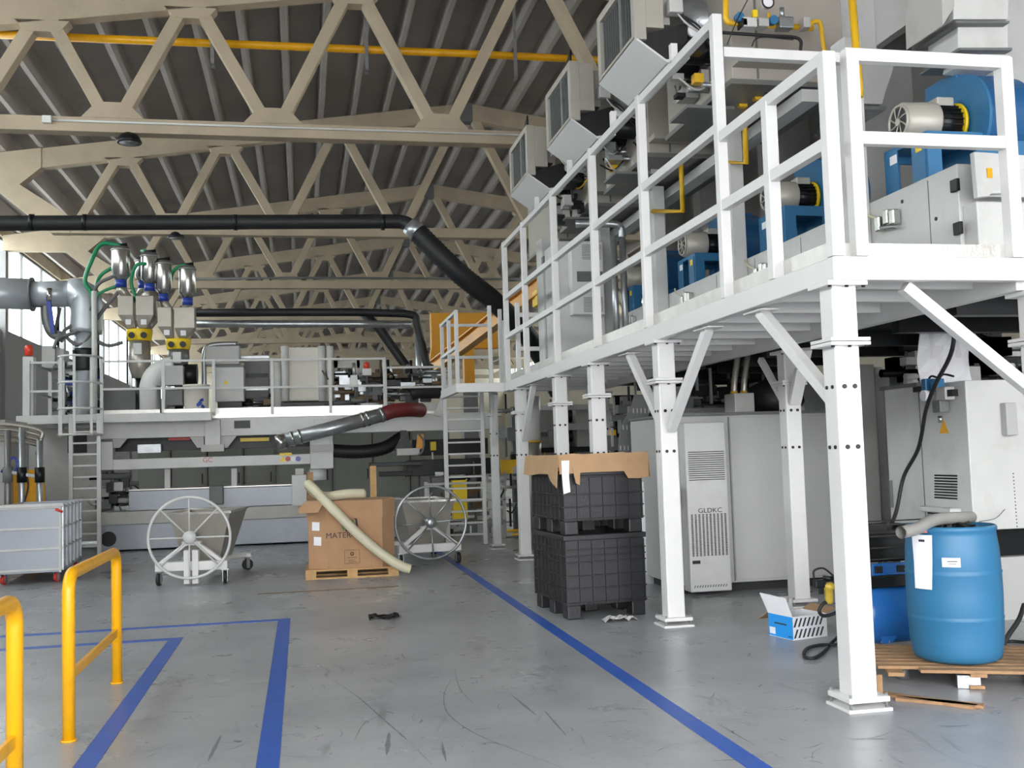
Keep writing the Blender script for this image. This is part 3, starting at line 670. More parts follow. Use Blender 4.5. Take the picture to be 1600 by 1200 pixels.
bundle('die_head', 'tangle of dark valves, rods and cables on the walkway right of the pale shield', 'machine part', 520, 598, 582, 645, .45, 150, 3)
bundle('die_head', 'row of small rods and fittings on the machine below the slanting black pipe', 'machine part', 604, 690, 578, 625, .5, 90, 4)
bundle('cable_clutter', 'low clutter of cables and fittings between the drive cabinet and the walkway edge', 'cables', 378, 430, 624, 642, .7, 30, 5)
bundle('extruder_drive', 'dark machinery inside the ladder cage at the left end of the walkway', 'machine part', 100, 150, 570, 645, .8, 90, 6, ('blackmetal', 'dgrey', 'galv', 'bluepl'))
bundle('valve_stack', 'dark hydraulic fittings under the walkway right of the caged ladder', 'machine part', 160, 200, 740, 790, .2, 50, 8, ('blackmetal', 'mgrey', 'dgrey'))
mbox(100, 645, 150, 575, 1.7, .5).build('rear_housing', 'blackmetal', ex); mbox(160, 645, 215, 608, .9, .9).build('rear_housing', 'dgrey', ex)
MB().box(m(520, 640, 1.3).x, m(600, 640, 1.3).x, YM+1.3, YM+1.5, zt+.06, m(560, 585, 1.3).z).build('die_back_plate', 'blackmetal', ex)
t = thing('frame_portal', 'grey portal frame above the die with a red lamp on a pale switch box', 'machine part', (m(560, 560, 1).x, YM+1, zt+.06))
a = m(520, 575, .8); b = m(562, 563, .8); MB().box(a.x, b.x, YM+.8, YM+.95, a.z, b.z).build('cross_bar', 'lgrey', t)
MB().box(b.x-.06, b.x+.06, YM+.8, YM+.95, zt+.06, b.z).build('upright', 'mgrey', t); MB().box(a.x, a.x+.1, YM+.8, YM+.95, zt+.06, b.z).build('upright', 'mgrey', t)
p = m(573, 576, .3); MB().lathe([(.055, 0), (.055, .11), (.001, .14)], (p.x, p.y, p.z), 14).build('red_lamp', 'redlamp', t)
MB().box(p.x-.09, p.x+.09, p.y-.06, p.y+.1, p.z-.14, p.z).build('lamp_base', 'lgrey', t, .01)
MB().box(p.x-.02, p.x+.02, p.y, p.y+.05, zt+.06, p.z-.1).build('lamp_stem', 'blackmetal', t)
p = m(553, 590, .35); MB().box(p.x-.07, p.x+.07, YM+.3, YM+.42, p.z-.16, p.z+.05).build('switch_box', 'white', t, .01)
bk = MB(); p = m(578, 645, .25); tag(MB().lathe([(.15, 0), (.19, .17), (.20, .18), (.18, .18), (.14, .02)], (p.x, p.y, zt+.055), 20).build('white_tub', 'white'), 'small white tub standing on the walkway right of the die head', 'tub')
# white drum with blue print and large white elbow duct
p = m(307, 640, -.15); t = thing('white_bucket', 'white drum with blue print standing on the walkway under the hopper', 'drum', (p.x, p.y, zt+.065))
MB().lathe([(.20, 0), (.22, .05), (.235, .52), (.25, .53), (.25, .57), (.22, .57), (.001, .56)], (p.x, p.y, zt+.065), 28).build('shell', 'beige', t)
rr = .236
for i in range(7):
    th = math.radians(-60+random.uniform(-18, 22)); zz = zt+.1+random.uniform(0, .28); c_ = Vector((p.x+rr*math.cos(th), p.y+rr*math.sin(th), zz)); MB().cbox(c_, (.07, .012, .05), rz=th+math.pi/2, ry=random.uniform(-.6, .6)).build('blue_splash_print', 'bluepl', t)
p = m(235, 640, .2); wd = thing('white_elbow_duct', 'bright white elbow duct on the walkway between the two hoppers', 'duct', (p.x, p.y, zt+.065))
MB().tube([(p.x, p.y, zt+.065), (p.x, p.y, m(235, 603, .2).z)]+curve([(p.x, p.y, m(235, 603, .2).z), (p.x+.06, p.y, m(240, 590, .2).z), (p.x+.22, p.y, m(250, 578, .2).z), (p.x+.45, p.y, m(262, 572, .2).z)], 5)[1:], .20, 20).build('elbow', 'white', wd)
# pipe arch behind cabinet
tb = curve([m(319, 618, .8), m(319, 580, .8), m(319, 555, .8), m(324, 542, .8), m(340, 538, .8), m(372, 537, .8)], 6)
tag(MB().tube(tb, .05, 12).build('bent_pipe', 'galv'), 'bright bent pipe arching over the grey control cabinet', 'pipe')

# material feeders ----------------------------------------------------------
def feeder(name, label, ptop, collar, dy, items, body_bottom, trans=False):
    """blender with weigh collar, side hoppers and steel vacuum receivers"""
    a = m(collar[0], collar[3], dy); b = m(collar[1], collar[2], dy); xc = (a.x+b.x)/2; r = (b.x-a.x)/2; y = YM+dy+r
    t = thing(name, label, 'material feeder', (xc, y, zt+.065))
    MB().lathe([(r*.86, a.z), (r*.9, a.z+.02), (r, b.z-.05), (r, b.z)], (xc, y, 0), 24).build('yellow_collar', 'bright_yellow', t)
    for sx in (-.45, .45):
        c_ = Vector((xc+sx*r, y-r*.93, (a.z+b.z)/2-.02)); MB().cyl(c_-Vector((0, .04, 0)), c_, .06, 12).build('latch', 'blackmetal', t)
    zbb = m(collar[0], body_bottom, dy).z
    MB().lathe([(r*.55, zbb), (r*.86, zbb+.25), (r*.82, a.z)], (xc, y, 0), 24).build('mixing_chamber', 'brushed' if not trans else 'darkduct', t)
    MB().cyl((xc, y, zt+.065), (xc, y, zbb+.02), r*.34, 16).build('neck', 'blackmetal', t)
    c_ = MB().box(xc-r*.35, xc+r*.3, y-r*.98, y-r*.84, a.z-.28, a.z-.06); c_.build('side_plate', 'lgrey', t, .01)
    return t, xc, y, r, b.z
def receiver(t, px, ptop, pbot, dy, rad, hop=None, foot=None, lean=0):
    a = m(px, pbot, dy); b = m(px, ptop, dy)
    o = MB().lathe([(rad*.5, a.z-.12), (rad, a.z), (rad, b.z), (rad*.9, b.z+.05), (.001, b.z+.06)], (a.x, a.y, 0), 24).build('vacuum_receiver', 'steel', t)
    MB().cyl((a.x, a.y, a.z-.24), (a.x, a.y, a.z-.10), rad*.62, 14).build('blue_valve', 'bluepl', o)
    MB().cyl((a.x-.1, a.y, b.z+.07), (a.x+.12, a.y, b.z+.10), .035, 8).build('lid_fitting', 'blackmetal', o)
    MB().torus((a.x, a.y, b.z-.01), rad+.005, .014, 'z', 24, 6).build('rim_band', 'galv', o)
    f = Vector(foot); MB().tube([(a.x, a.y, a.z-.22), (a.x+(f.x-a.x)*.2, a.y, a.z-.30), f], .085, 12).build('drop_tube', 'brushed', o)
    return Vector((a.x, a.y, b.z+.08))
def hopper(t, x0_, x1_, ytop, ymid, ybot, dy, toward):
    a = m(x0_, ytop, dy); b = m(x1_, ymid, dy); c_ = m(toward, ybot, dy)
    y0 = YM+dy; w2 = .20; mb_ = MB(); xs = (a.x, b.x); tx = c_.x
    top = [(xs[0], y0, a.z), (xs[1], y0, a.z), (xs[1], y0+2*w2, a.z), (xs[0], y0+2*w2, a.z)]
    mid = [(xs[0], y0, b.z), (xs[1], y0, b.z), (xs[1], y0+2*w2, b.z), (xs[0], y0+2*w2, b.z)]
    bt = [(tx-.07, y0+.08, c_.z), (tx+.07, y0+.08, c_.z), (tx+.07, y0+.28, c_.z), (tx-.07, y0+.28, c_.z)]
    vs = top+mid+bt; fs = [(0,1,2,3), (11,10,9,8)]
    for k in (0, 4): fs += [(k+i, k+4+i, k+4+(i+1) % 4, k+(i+1) % 4) for i in range(4)]
    mb_.add(vs, fs); o = mb_.build('hopper', 'brushed', t, .008)
    p = Vector(((xs[0]+xs[1])/2*.55+tx*.45, y0+.02, b.z*.45+c_.z*.55)); MB().cbox(p, (.10, .03, .10)).build('hatch', 'paper', o)
t, xc, yc, r_, zc = feeder('material_feeder', 'bigger steel feeder with yellow collar, nearer the left windows', 0, (194, 236, 513, 531), .1, None, 590)
hopper(t, 184, 208, 462, 492, 512, .12, 205); hopper(t, 212, 240, 462, 492, 512, .12, 222); hopper(t, 232, 246, 470, 495, 513, .5, 228)
e1 = receiver(t, 189, 390, 430, .3, .17, foot=m(200, 466, .3)); e2 = receiver(t, 234, 400, 436, .35, .16, foot=m(224, 466, .3)); e3 = receiver(t, 223, 408, 432, .8, .14, foot=m(215, 466, .5))
t2, xc2, yc2, r2_, zc2 = feeder('material_feeder', 'smaller steel feeder with yellow collar, above the white drum', 0, (256, 297, 528, 545), .1, None, 578, True)
hopper(t2, 246, 268, 480, 510, 527, .12, 264); hopper(t2, 272, 304, 480, 512, 527, .12, 284)
e4 = receiver(t2, 256, 412, 452, .35, .15, foot=m(264, 484, .3)); e5 = receiver(t2, 293, 420, 458, .35, .16, foot=m(284, 484, .3))
mbox(258, 602, 286, 571, -.1, .4).build('control_box', 'cabgrey', t2, .01); mbox(258, 634, 286, 608, -.05, .4).build('drive_box', 'dgrey', t2, .02)
cc = m(290, 585, .3); MB().cyl(cc-Vector((.1, 0, 0)), cc+Vector((.22, 0, 0)), .2, 16).build('side_motor', 'blackmetal', t2)
# green and grey hoses
def hosething(label, pts, r, m_, name='feed_hose'): return tag(MB().tube(curve(pts, 8), r, 8).build(name, m_), label, 'hose', 'hoses around the material feeders')
hosething('green hose arching out left from the highest steel receiver', [e1, e1+Vector((-.35, 0, .02)), m(142, 410, .2), m(133, 440, .2), m(146, 465, .2), m(150, 520, .2)], .04, 'green')
hosething('green hose looping behind the highest receiver', [m(176, 418, .5), m(158, 430, .5), m(150, 450, .4), m(148, 500, .3)], .035, 'green')
hosething('green hose joining the tops of the two tall receivers', [e1+Vector((.5, .2, -.15)), m(222, 392, .6), e2], .035, 'green')
hosething('green hose leading to the rightmost receiver', [e5, m(280, 416, .35), m(270, 426, .4), m(266, 440, .6)], .035, 'green')
hosething('green hose rising beside the middle receivers', [m(228, 412, .2), m(213, 415, .2), m(205, 440, .3), m(214, 470, .3)], .035, 'green')
hosething('green hose running level to the lower left of the bigger feeder', [m(182, 447, .3), m(160, 456, .3), m(150, 470, .3), m(146, 530, .3)], .03, 'green')
for i, (lab, p_) in enumerate((('grey hose sweeping from the big round duct down to the left cabinets, outermost', [(176, 432), (152, 446), (142, 480), (122, 515), (92, 528), (84, 545)]),
        ('grey hose sweeping down to the left cabinets, middle of the bunch', [(186, 455), (165, 480), (140, 510), (110, 522), (88, 530)]),
        ('grey hose hanging lowest below the galvanised elbow', [(148, 500), (136, 530), (118, 538), (100, 520), (112, 508)]),
        ('dark cable hanging between pole and bigger feeder', [(150, 533), (170, 540), (192, 535)]))):
    hosething(lab, [m(a, b_, .35+.03*i) for a, b_ in p_], .035, 'dgrey')
# big galvanised duct at the left
dk = thing('extraction_duct', 'very large galvanised duct entering from the left window and turning down to the machine', 'duct', tuple(m(120, 520, .5)))
yd = YM+.6
def md(x_, y_): return PY(x_, y_, yd)
MB().tube([(XW+.06, yd, md(0, 457).z+.35), md(-30, 457), md(50, 460)], .30, 24).build('duct_run', 'duct', dk)
MB().tube([md(50, 460), md(112, 459)], .255, 24).build('duct_run', 'duct', dk)
MB().cyl(md(49, 460), md(52, 460), .33, 24).build('flange', 'dgrey', dk)
MB().tube([md(110, 459), md(125, 459)]+curve([md(125, 459), md(134, 470), md(136, 490), md(134, 520)], 5)[1:], .30, 24).build('elbow', 'duct', dk)
MB().tube([md(134, 520), md(133, 560), (md(133, 560).x, yd, zt+.065)], [.24, .2, .2], 20).build('down_pipe', 'duct', dk)
ribhose(MB(), [md(133, 545), md(133, 580)], .22, .09, .08).build('bellows', 'blackmetal', dk)
MB().tube(curve([md(72, 470), md(74, 500), md(82, 520), md(100, 528)], 6), .10, 14).build('branch_pipe', 'darkduct', dk)
vv = thing('butterfly_valve', 'blue handled valve linkage hanging under the large galvanised duct', 'valve', tuple(md(88, 520)))
MB().bar(md(82, 468)+Vector((0, -.35, 0)), md(90, 525)+Vector((0, -.35, 0)), .07, .07).build('blue_arm', 'bluepl', vv); MB().bar(md(100, 485)+Vector((0, -.35, 0)), md(92, 525)+Vector((0, -.35, 0)), .05, .05).build('dark_arm', 'blackmetal', vv)
MB().cyl(md(84, 455)+Vector((0, -.35, 0)), md(83, 475)+Vector((0, -.35, 0)), .05, 10).build('cylinder', 'steel', vv)
# long grey tube and dark red hose in front
yt = YM-.75
gt = thing('grey_suction_tube', 'long galvanised tube slanting up across the front of the machine beam', 'tube', tuple(PY(440, 690, yt)))
MB().cyl(PY(440, 690, yt), PY(601, 647, yt+.1), .135, 22).build('tube_body', 'galv', gt)
for u in (.10, .17, .78, .83, .97):
    c_ = PY(440, 690, yt).lerp(PY(601, 647, yt+.1), u); dd = (PY(601, 647, yt+.1)-PY(440, 690, yt)).normalized(); MB().cyl(c_-dd*.02, c_+dd*.02, .147, 22).build('clamp_ring', 'steel', gt)
c_ = PY(436, 692, yt); MB().cyl(c_-Vector((.05, 0, .012)), c_+Vector((.12, 0, .03)), .15, 22).build('end_cap', 'steel', gt)
ribhose(MB(), [PY(600, 647, yt+.1), PY(615, 642, yt+.12), PY(640, 640, yt+.25), PY(657, 641, yt+.6)], .135, .05, .06).build('red_flexible_hose', 'redhose', gt)
tag(ribhose(MB(), [PY(642, 616, yt+1.1), PY(655, 612, yt+1.1), PY(690, 613, yt+1.2)], .13, .06, .06).build('flexible_hose', 'black'), 'short thick black hose lying on the machine above the dark red hose', 'hose')
tag(ribhose(MB(), [m(515, 704, .3), m(560, 706, .3), m(600, 700, .35), m(630, 682, .5)], .13, .08, .05).build('flexible_hose', 'black'), 'thick black hose sagging under the right end of the machine beam', 'hose')
# ------------------------------------------------------------------ background under the machine: grey cabinets
YC = 26.0
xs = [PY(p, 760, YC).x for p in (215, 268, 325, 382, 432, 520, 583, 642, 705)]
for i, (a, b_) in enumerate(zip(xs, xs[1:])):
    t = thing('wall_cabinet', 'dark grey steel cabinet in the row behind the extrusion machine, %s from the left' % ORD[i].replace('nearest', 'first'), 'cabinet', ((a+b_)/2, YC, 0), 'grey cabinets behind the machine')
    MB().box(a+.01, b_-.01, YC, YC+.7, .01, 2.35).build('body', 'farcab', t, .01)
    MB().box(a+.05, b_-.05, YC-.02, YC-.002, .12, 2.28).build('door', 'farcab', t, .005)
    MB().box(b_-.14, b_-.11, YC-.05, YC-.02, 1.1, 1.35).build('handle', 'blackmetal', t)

# ------------------------------------------------------------------ stair landing and ladder at the far end of the mezzanine
LX0, LX1, LY0, LY1 = PY(708, 612, 16.6).x, MX0+.0, 16.3, 18.1
la = thing('ladder_landing', 'small white landing platform with railing at the far end of the mezzanine', 'platform', (LX0+.5, 17.2, 0))
MB().box(LX0, LX1+.9, LY0, LY0+.08, ZB, ZT).build('edge_beam', 'white', la, .005); MB().box(LX0, LX0+.08, LY0+.08, LY1, ZB, ZT).build('edge_beam', 'white', la, .005)
MB().box(LX0+.08, LX1+.9, LY0+.08, LY1, ZT-.03, ZT).build('landing_deck', 'checker', la)
for p in ((LX0+.04, LY0+.04), (LX0+.04, 17.2), (LX0+.04, 18.05), (3.0, LY0+.04), (3.25, 16.75), (3.45, 17.4)):
    MB().box(p[0]-.03, p[0]+.03, p[1]-.03, p[1]+.03, ZT+.002, ZT+1.18 if p[0] < 2.9 else ZT+1.25).build('rail_post', 'lgrey', la, .004)
for z in (ZT+1.15, ZT+.58):
    MB().bar((LX0+.04, LY0, z), (LX0+.04, 18.1, z), .05, .05).build('rail', 'lgrey', la); 
    MB().bar((LX0, 18.05, z), (3.3, 18.05, z), .05, .05).build('rail', 'lgrey', la)
for p in ((PY(771, 800, 17.4).x, 17.4),): column(p[0], p[1], .13, ZB+.1, 2.25, la, 'lgrey')
o = MB().bar((PY(771, 800, 17.4).x+.03, 17.0, 2.6), (PY(771, 800, 17.4).x+.03, 17.4, 1.75), .06, .06, (1, 0, 0)); o.build('brace', 'lgrey', la)
yl2 = 16.9
ladder('platform_ladder', 'grey steel ladder climbing to the landing at the end of the mezzanine', PY(703, 800, 18).x, PY(762, 800, 18).x, 18.3, .02, ZT+.02, 13)
# ------------------------------------------------------------------ wheeled tilting carts
def caster(mb_w, mb_f, x, y, r=.075, rz=0):
    d = Vector((math.cos(rz), math.sin(rz), 0)); mb_w.cyl((x, y, r), (x, y, r), .01, 4) if False else None
    n = Vector((-d.y, d.x, 0)); mb_w.cyl(Vector((x, y, r))-n*.02, Vector((x, y, r))+n*.02, r, 18)
    for s_ in (-1, 1): mb_f.cbox(Vector((x, y, r+.03))+n*.03*s_, (.05, .006, r+.08), rz=rz)
    mb_f.cbox((x, y, 2*r+.025), (.10, .10, .012), rz=rz)
def cart(label, loc, rz, hcol, jack):
    t = thing('tilting_cart', label, 'cart', (0, 0, 0), 'carts with a large hand wheel')
    zc = .63; R_ = .53
    wh = MB().torus((0, -.02, zc), R_, .019, 'y', 56, 10).build('hand_wheel', hcol, t)
    for i in range(8):
        a = i*math.pi/4+(.0 if jack else .05); MB().cyl((.06*math.cos(a), -.02, zc+.06*math.sin(a)), (R_*math.cos(a), -.02, zc+R_*math.sin(a)), .011, 8).build('spoke', hcol, wh)
    MB().lathe([(.02, -.06), (.05, -.055), (.085, -.03), (.085, .02), (.05, .10)], (0, 0, zc), 24, 'y').build('hub', hcol, wh)
    MB().cyl((0, .08, zc), (0, .35, zc), .035, 14).build('axle', 'galv', t)
    for s_ in (-1, 1):
        MB().bar((s_*.03, .12, zc-.06), (s_*.41, .12, .29), .05, .095, (0, 1, 0)).build('support_arm', 'white', t, .006)
    MB().box(-.12, .12, .06, .18, zc-.11, zc-.06).build('bearing_block', 'white', t, .005)
    MB().box(-.47, .47, .06, .18, .19, .31).build('front_beam', 'white', t, .008)
    MB().box(-.07, .07, .18, 1.75, .21, .27).build('spine_beam', 'white', t, .006)
    if jack: 
        MB().box(-.09, -.015, .03, .14, .02, .46).build('jack_leg', 'white', t, .004); MB().box(.02, .10, .03, .14, .02, .46).build('jack_leg', 'white', t, .004)
    for s_ in (-1, 1): MB().bar((s_*.05, .7, .24), (s_*.42, 1.75, .24), .05, .05).build('side_frame', 'white', t)
    MB().box(-.5, .5, 1.70, 1.78, .19, .25).build('rear_beam', 'white', t, .005)
    MB().bar((0, 1.74, .25), (0, 1.2, .62), .05, .05).build('rear_strut', 'white', t)
    # hopper: tapered trough open at the top
    x0, x1, y0, y1 = -.36, .46, .35, 1.65; zt_, zb_ = .93, .28; s2 = .17
    vs = [(x0, y0, zt_), (x1, y0, zt_), (x1, y1, zt_), (x0, y1, zt_), (x0+s2, y0+.12, zb_), (x1-s2, y0+.12, zb_), (x1-s2, y1-.30, zb_), (x0+s2, y1-.30, zb_)]
    e = .012; vi = [(x0+e, y0+e, zt_), (x1-e, y0+e, zt_), (x1-e, y1-e, zt_), (x0+e, y1-e, zt_), (x0+s2+e, y0+.12+e, zb_+e), (x1-s2-e, y0+.12+e, zb_+e), (x1-s2-e, y1-.3-e, zb_+e), (x0+s2+e, y1-.3-e, zb_+e)]
    fs = [(4,5,6,7), (0,4,5,1)[::-1], (1,5,6,2)[::-1], (2,6,7,3)[::-1], (3,7,4,0)[::-1]]
    fi = [tuple(8+i for i in f[::-1]) for f in fs]; rim = [(i, (i+1) % 4, 8+(i+1) % 4, 8+i) for i in range(4)]
    MB().add(vs+vi, fs+fi+rim).build('hopper', 'brushed', t)
    rim_ = MB()
    for a, b_ in (((x0, y0), (x1, y0)), ((x1, y0), (x1, y1)), ((x1, y1), (x0, y1)), ((x0, y1), (x0, y0))): rim_.bar((a[0], a[1], zt_), (b_[0], b_[1], zt_), .03, .03)
    rim_.build('hopper_rim', 'steel', t)
    for x_, y_, a_ in ((-.43, .12, 1.5), (.43, .12, 1.7), (-.44, 1.74, .4), (.44, 1.74, .6)):
        f_ = MB(); w_ = MB(); caster(w_, f_, x_, y_, .082, a_); c_ = f_.build('caster', 'galv', t); w_.build('caster_wheel', 'black', c_)
    t.location = loc; t.rotation_euler = (0, 0, rz); return t
cart('white framed cart with big spoked hand wheel and steel hopper, left of the carton', (PY(297, 840, 14.4).x, 14.35, 0), math.radians(-7), 'lgrey', True)
cart('white framed cart with big spoked hand wheel, between the carton and the ladder', (PY(673, 816, 15.3).x, 15.3, 0), math.radians(6), 'galv', False)
# ------------------------------------------------------------------ carton on pallet with hose
def pallet(mbs, x0, x1, y0, y1, z=0):
    h = .13
    top, blk, bot = mbs
    n = 6; w_ = (y1-y0)/n
    for i in range(n): top.append(MB().box(x0, x1, y0+i*w_+.01, y0+(i+1)*w_-.012, z+.105, z+.127))
    for i in range(3):
        for j in range(3):
            xa = x0+(x1-x0-.14)*i/2; ya = y0+(y1-y0-.12)*j/2; blk.append(MB().box(xa, xa+.14, ya, ya+.12, z+.022, z+.088))
        bot.append(MB().box(x0, x1, y0+(y1-y0-.1)*i/2, y0+(y1-y0-.1)*i/2+.1, z, z+.021)); bot.append(MB().box(x0+(x1-x0-.14)*i/2, x0+(x1-x0-.14)*i/2+.14, y0, y1, z+.0885, z+.1045))
def place(t, x, y, rz): t.location = (x, y, 0); t.rotation_euler = (0, 0, math.radians(rz))
pc = thing('wooden_pallet', 'light wooden pallet under the big brown carton', 'pallet', (0, 0, 0))
A, B, C = [], [], []; pallet((A, B, C), -.62, .62, -.5, .5)
for q_ in A: q_.build('top_board', 'wood', pc)
for q_ in B: q_.build('block', 'wood', pc)
for q_ in C: q_.build('bottom_board', 'wood', pc)
cxx, cyy, crz = .66, 14.75, -2
place(pc, cxx, cyy, crz)
ct = thing('octagonal_carton', 'big brown eight sided carton with printed lettering standing on a pallet', 'carton', (0, 0, 0))
z0 = .129; W, D, K = .58, .47, .17
octo = [(-W+K+.08, -D), (W-K, -D), (W, -D+K), (W, D-K), (W-K, D), (-W+K, D), (-W, D-K), (-W, -D+K)]
mb_ = MB(); vs = [(x, y, z0) for x, y in octo]+[(x, y, 1.02) for x, y in octo]; io = [(x*.97, y*.97) for x, y in octo]
vs += [(x, y, 1.02) for x, y in io]+[(x, y, z0+.02) for x, y in io]
fs = [tuple(range(8))[::-1]] + [(i, (i+1) % 8, 8+(i+1) % 8, 8+i) for i in range(8)] + [(8+i, 8+(i+1) % 8, 16+(i+1) % 8, 16+i) for i in range(8)] + [(16+i, 16+(i+1) % 8, 24+(i+1) % 8, 24+i) for i in range(8)] + [tuple(range(24, 32))]
mb_.add(vs, fs).build('box_body', 'cardboard', ct)
# lid with skirt, corner flap open on the left
s_ = 1.025; L8 = [(x*s_, y*s_) for x, y in octo]; jit = [-.01, .0, -.005, .0, 0, 0, -.01, -.02]
vs = [(x, y, .80+j) for (x, y), j in zip(L8, jit)]+[(x, y, 1.035) for x, y in L8]+[(x*.985, y*.985, .80) for x, y in L8]+[(x*.985, y*.985, 1.025) for x, y in L8]
fs = [(i, (i+1) % 8, 8+(i+1) % 8, 8+i) for i in range(8)] + [tuple(range(8, 16))] + [(16+i, 24+i, 24+(i+1) % 8, 16+(i+1) % 8) for i in range(8)] + [tuple(range(24, 32))[::-1]] + [(i, 16+i, 16+(i+1) % 8, (i+1) % 8) for i in range(8)]
MB().add(vs, fs).build('lid', 'cardboard', ct)
fl = MB().add([(-W-.03, -D+K, 1.04), (-W+K+.06, -D-.03, 1.045), (-W+K-.03, -D-.14, .90), (-W-.12, -D+K-.05, .88), (-W-.14, -D+K+.1, .93), (-W-.04, D-K, 1.03)], [(0, 1, 2, 3), (0, 3, 4, 5)])
o = fl.build('corner_flap', 'cardboard', ct); md_ = o.modifiers.new('t', 'SOLIDIFY'); md_.thickness = .008
text('MATER-BI', .108, (-.115, -D-.003, .57), RX90, 'ink', ct, 'carton_lettering')
e_ = MB()
for i, (dx, h1, h2, cl) in enumerate(((-.115, .64, .74, 'inkgreen'), (-.075, .62, .74, 'ink'), (-.02, .63, .755, 'ink'), (.02, .65, .78, 'inkgreen'), (.07, .66, .79, 'ink'))):
    MB().cbox((dx, -D-.003, (h1+h2)/2), (.026, .004, h2-h1), ry=-.12).build('emblem_stroke', cl, ct, .008)
MB().tube([(.0+.07*math.cos(a), -D-.004, .76+.045*math.sin(a)) for a in [i*math.pi/8 for i in range(9)]], .008, 6).build('emblem_arch', 'ink', ct)
fr = MB()
for a, b_ in (((-.1, .19), (.1, .19)), ((-.1, .37), (.1, .37)), ((-.1, .19), (-.1, .37)), ((.1, .19), (.1, .37))): fr.bar((a[0]+.0, -D-.003, a[1]), (b_[0]+.0, -D-.003, b_[1]), .004, .004)
fr.bar((-.06, -D-.003, .27), (.06, -D-.003, .27), .004, .006); fr.bar((-.05, -D-.003, .235), (.03, -D-.003, .235), .004, .005); fr.bar((-.05, -D-.003, .21), (.06, -D-.003, .21), .004, .005); fr.torus((0, -D-.003, .32), .02, .006, 'y', 16, 6)
fr.build('printed_frame', 'ink', ct)
nx = Vector((-W, -D+K, 0)); ny = Vector((-W+K+.08, -D, 0)); fd = (ny-nx).normalized(); ang = math.atan2(fd.y, fd.x)
for zc, off in ((.70, .42), (.50, .50)): 
    p = nx.lerp(ny, off); nrm = Vector((fd.y, -fd.x, 0)); MB().cbox((p.x+nrm.x*.004, p.y+nrm.y*.004, zc), (.12, .004, .115), rz=ang, ry=.04).build('white_sheet', 'paper', ct)
place(ct, cxx, cyy, crz)
YH = 14.75
h_ = lambda x, y, dy=0: PY(x, y, YH+dy)
pts = [h_(570, 771, -.1), h_(540, 772, -.15), h_(510, 776, -.1), h_(492, 770, 0), h_(482, 757, -.1), h_(490, 764, -.3), h_(520, 795, -.62), h_(560, 835, -.68), h_(600, 868, -.7), h_(628, 885, -.72), h_(641, 889, -.72)]
tag(MB().tube(curve(pts, 8), .066, 16).build('cream_hose', 'hose'), 'thick cream hose draped over the brown carton and reaching the floor', 'hose')
for (xa, ya, yb_, hgt, lab) in ((485, 760, 15.9, 738, 'short reddish timber post standing behind the left side of the carton'), (584, 780, 15.9, 728, 'pale timber post standing behind the right side of the carton')):
    a = PY(xa, ya, yb_); b_ = PY(xa, hgt, yb_); tag(MB().box(a.x-.045, a.x+.045, yb_, yb_+.08, 0, b_.z).build('timber_post', 'oldwood' if xa < 500 else 'wood'), lab, 'post')
# dark printing machine beyond
dm = thing('black_winder', 'black machine with long flat arms under the right end of the machine beam', 'machine', (PY(680, 800, 20.5).x, 21, 0))
n_ = lambda x, y, dy=0: PY(x, y, 20.4+dy)
a = n_(578, 742); b_ = n_(660, 727); MB().box(a.x, b_.x, 20.4, 20.7, b_.z, n_(600, 734).z+.14).build('long_arm', 'blackmetal', dm, .01)
a = n_(594, 745); b_ = n_(645, 736); MB().box(a.x, b_.x, 20.5, 20.8, a.z, b_.z).build('lower_arm', 'black', dm, .01)
a = n_(640, 745); b_ = n_(780, 715); MB().box(a.x, b_.x, 20.9, 21.6, a.z, b_.z).build('main_beam', 'blackmetal', dm, .01)
a = n_(655, 712); b_ = n_(780, 682); MB().box(a.x, b_.x, 21.7, 22.2, a.z, b_.z).build('rear_body', 'black', dm, .01)
a = n_(620, 712); b_ = n_(655, 704); MB().box(a.x, b_.x, 20.3, 20.6, a.z, b_.z+.05).build('clamp', 'mgrey', dm, .01)
a = n_(632, 704); MB().prism([(a.x-.2, a.z), (a.x+.2, a.z), (a.x+.06, a.z+.25), (a.x+.06, a.z+.4), (a.x-.06, a.z+.4), (a.x-.06, a.z+.25)], 'y', 20.5, 20.6).build('bracket', 'blackmetal', dm)
a = n_(684, 697); MB().box(a.x-.06, a.x+.06, 21.1, 21.2, a.z-.08, a.z+.1).build('yellow_valve', 'bright_yellow', dm, .01)
a = n_(655, 690); MB().prism([(a.x-.05, a.z-.2), (a.x+.1, a.z-.12), (a.x+.12, a.z+.15), (a.x, a.z+.15)], 'y', 20.6, 20.7).build('orange_guard', 'orange', dm)
for px in (668, 745): a = n_(px, 740); MB().box(a.x-.08, a.x+.08, 21.0, 21.3, 0, a.z).build('support_leg', 'dgrey', dm)
MB().tube(curve([n_(640, 712), n_(658, 708, -.1), n_(662, 690), n_(655, 678)], 6), .02, 8).build('cable', 'dgrey', dm)
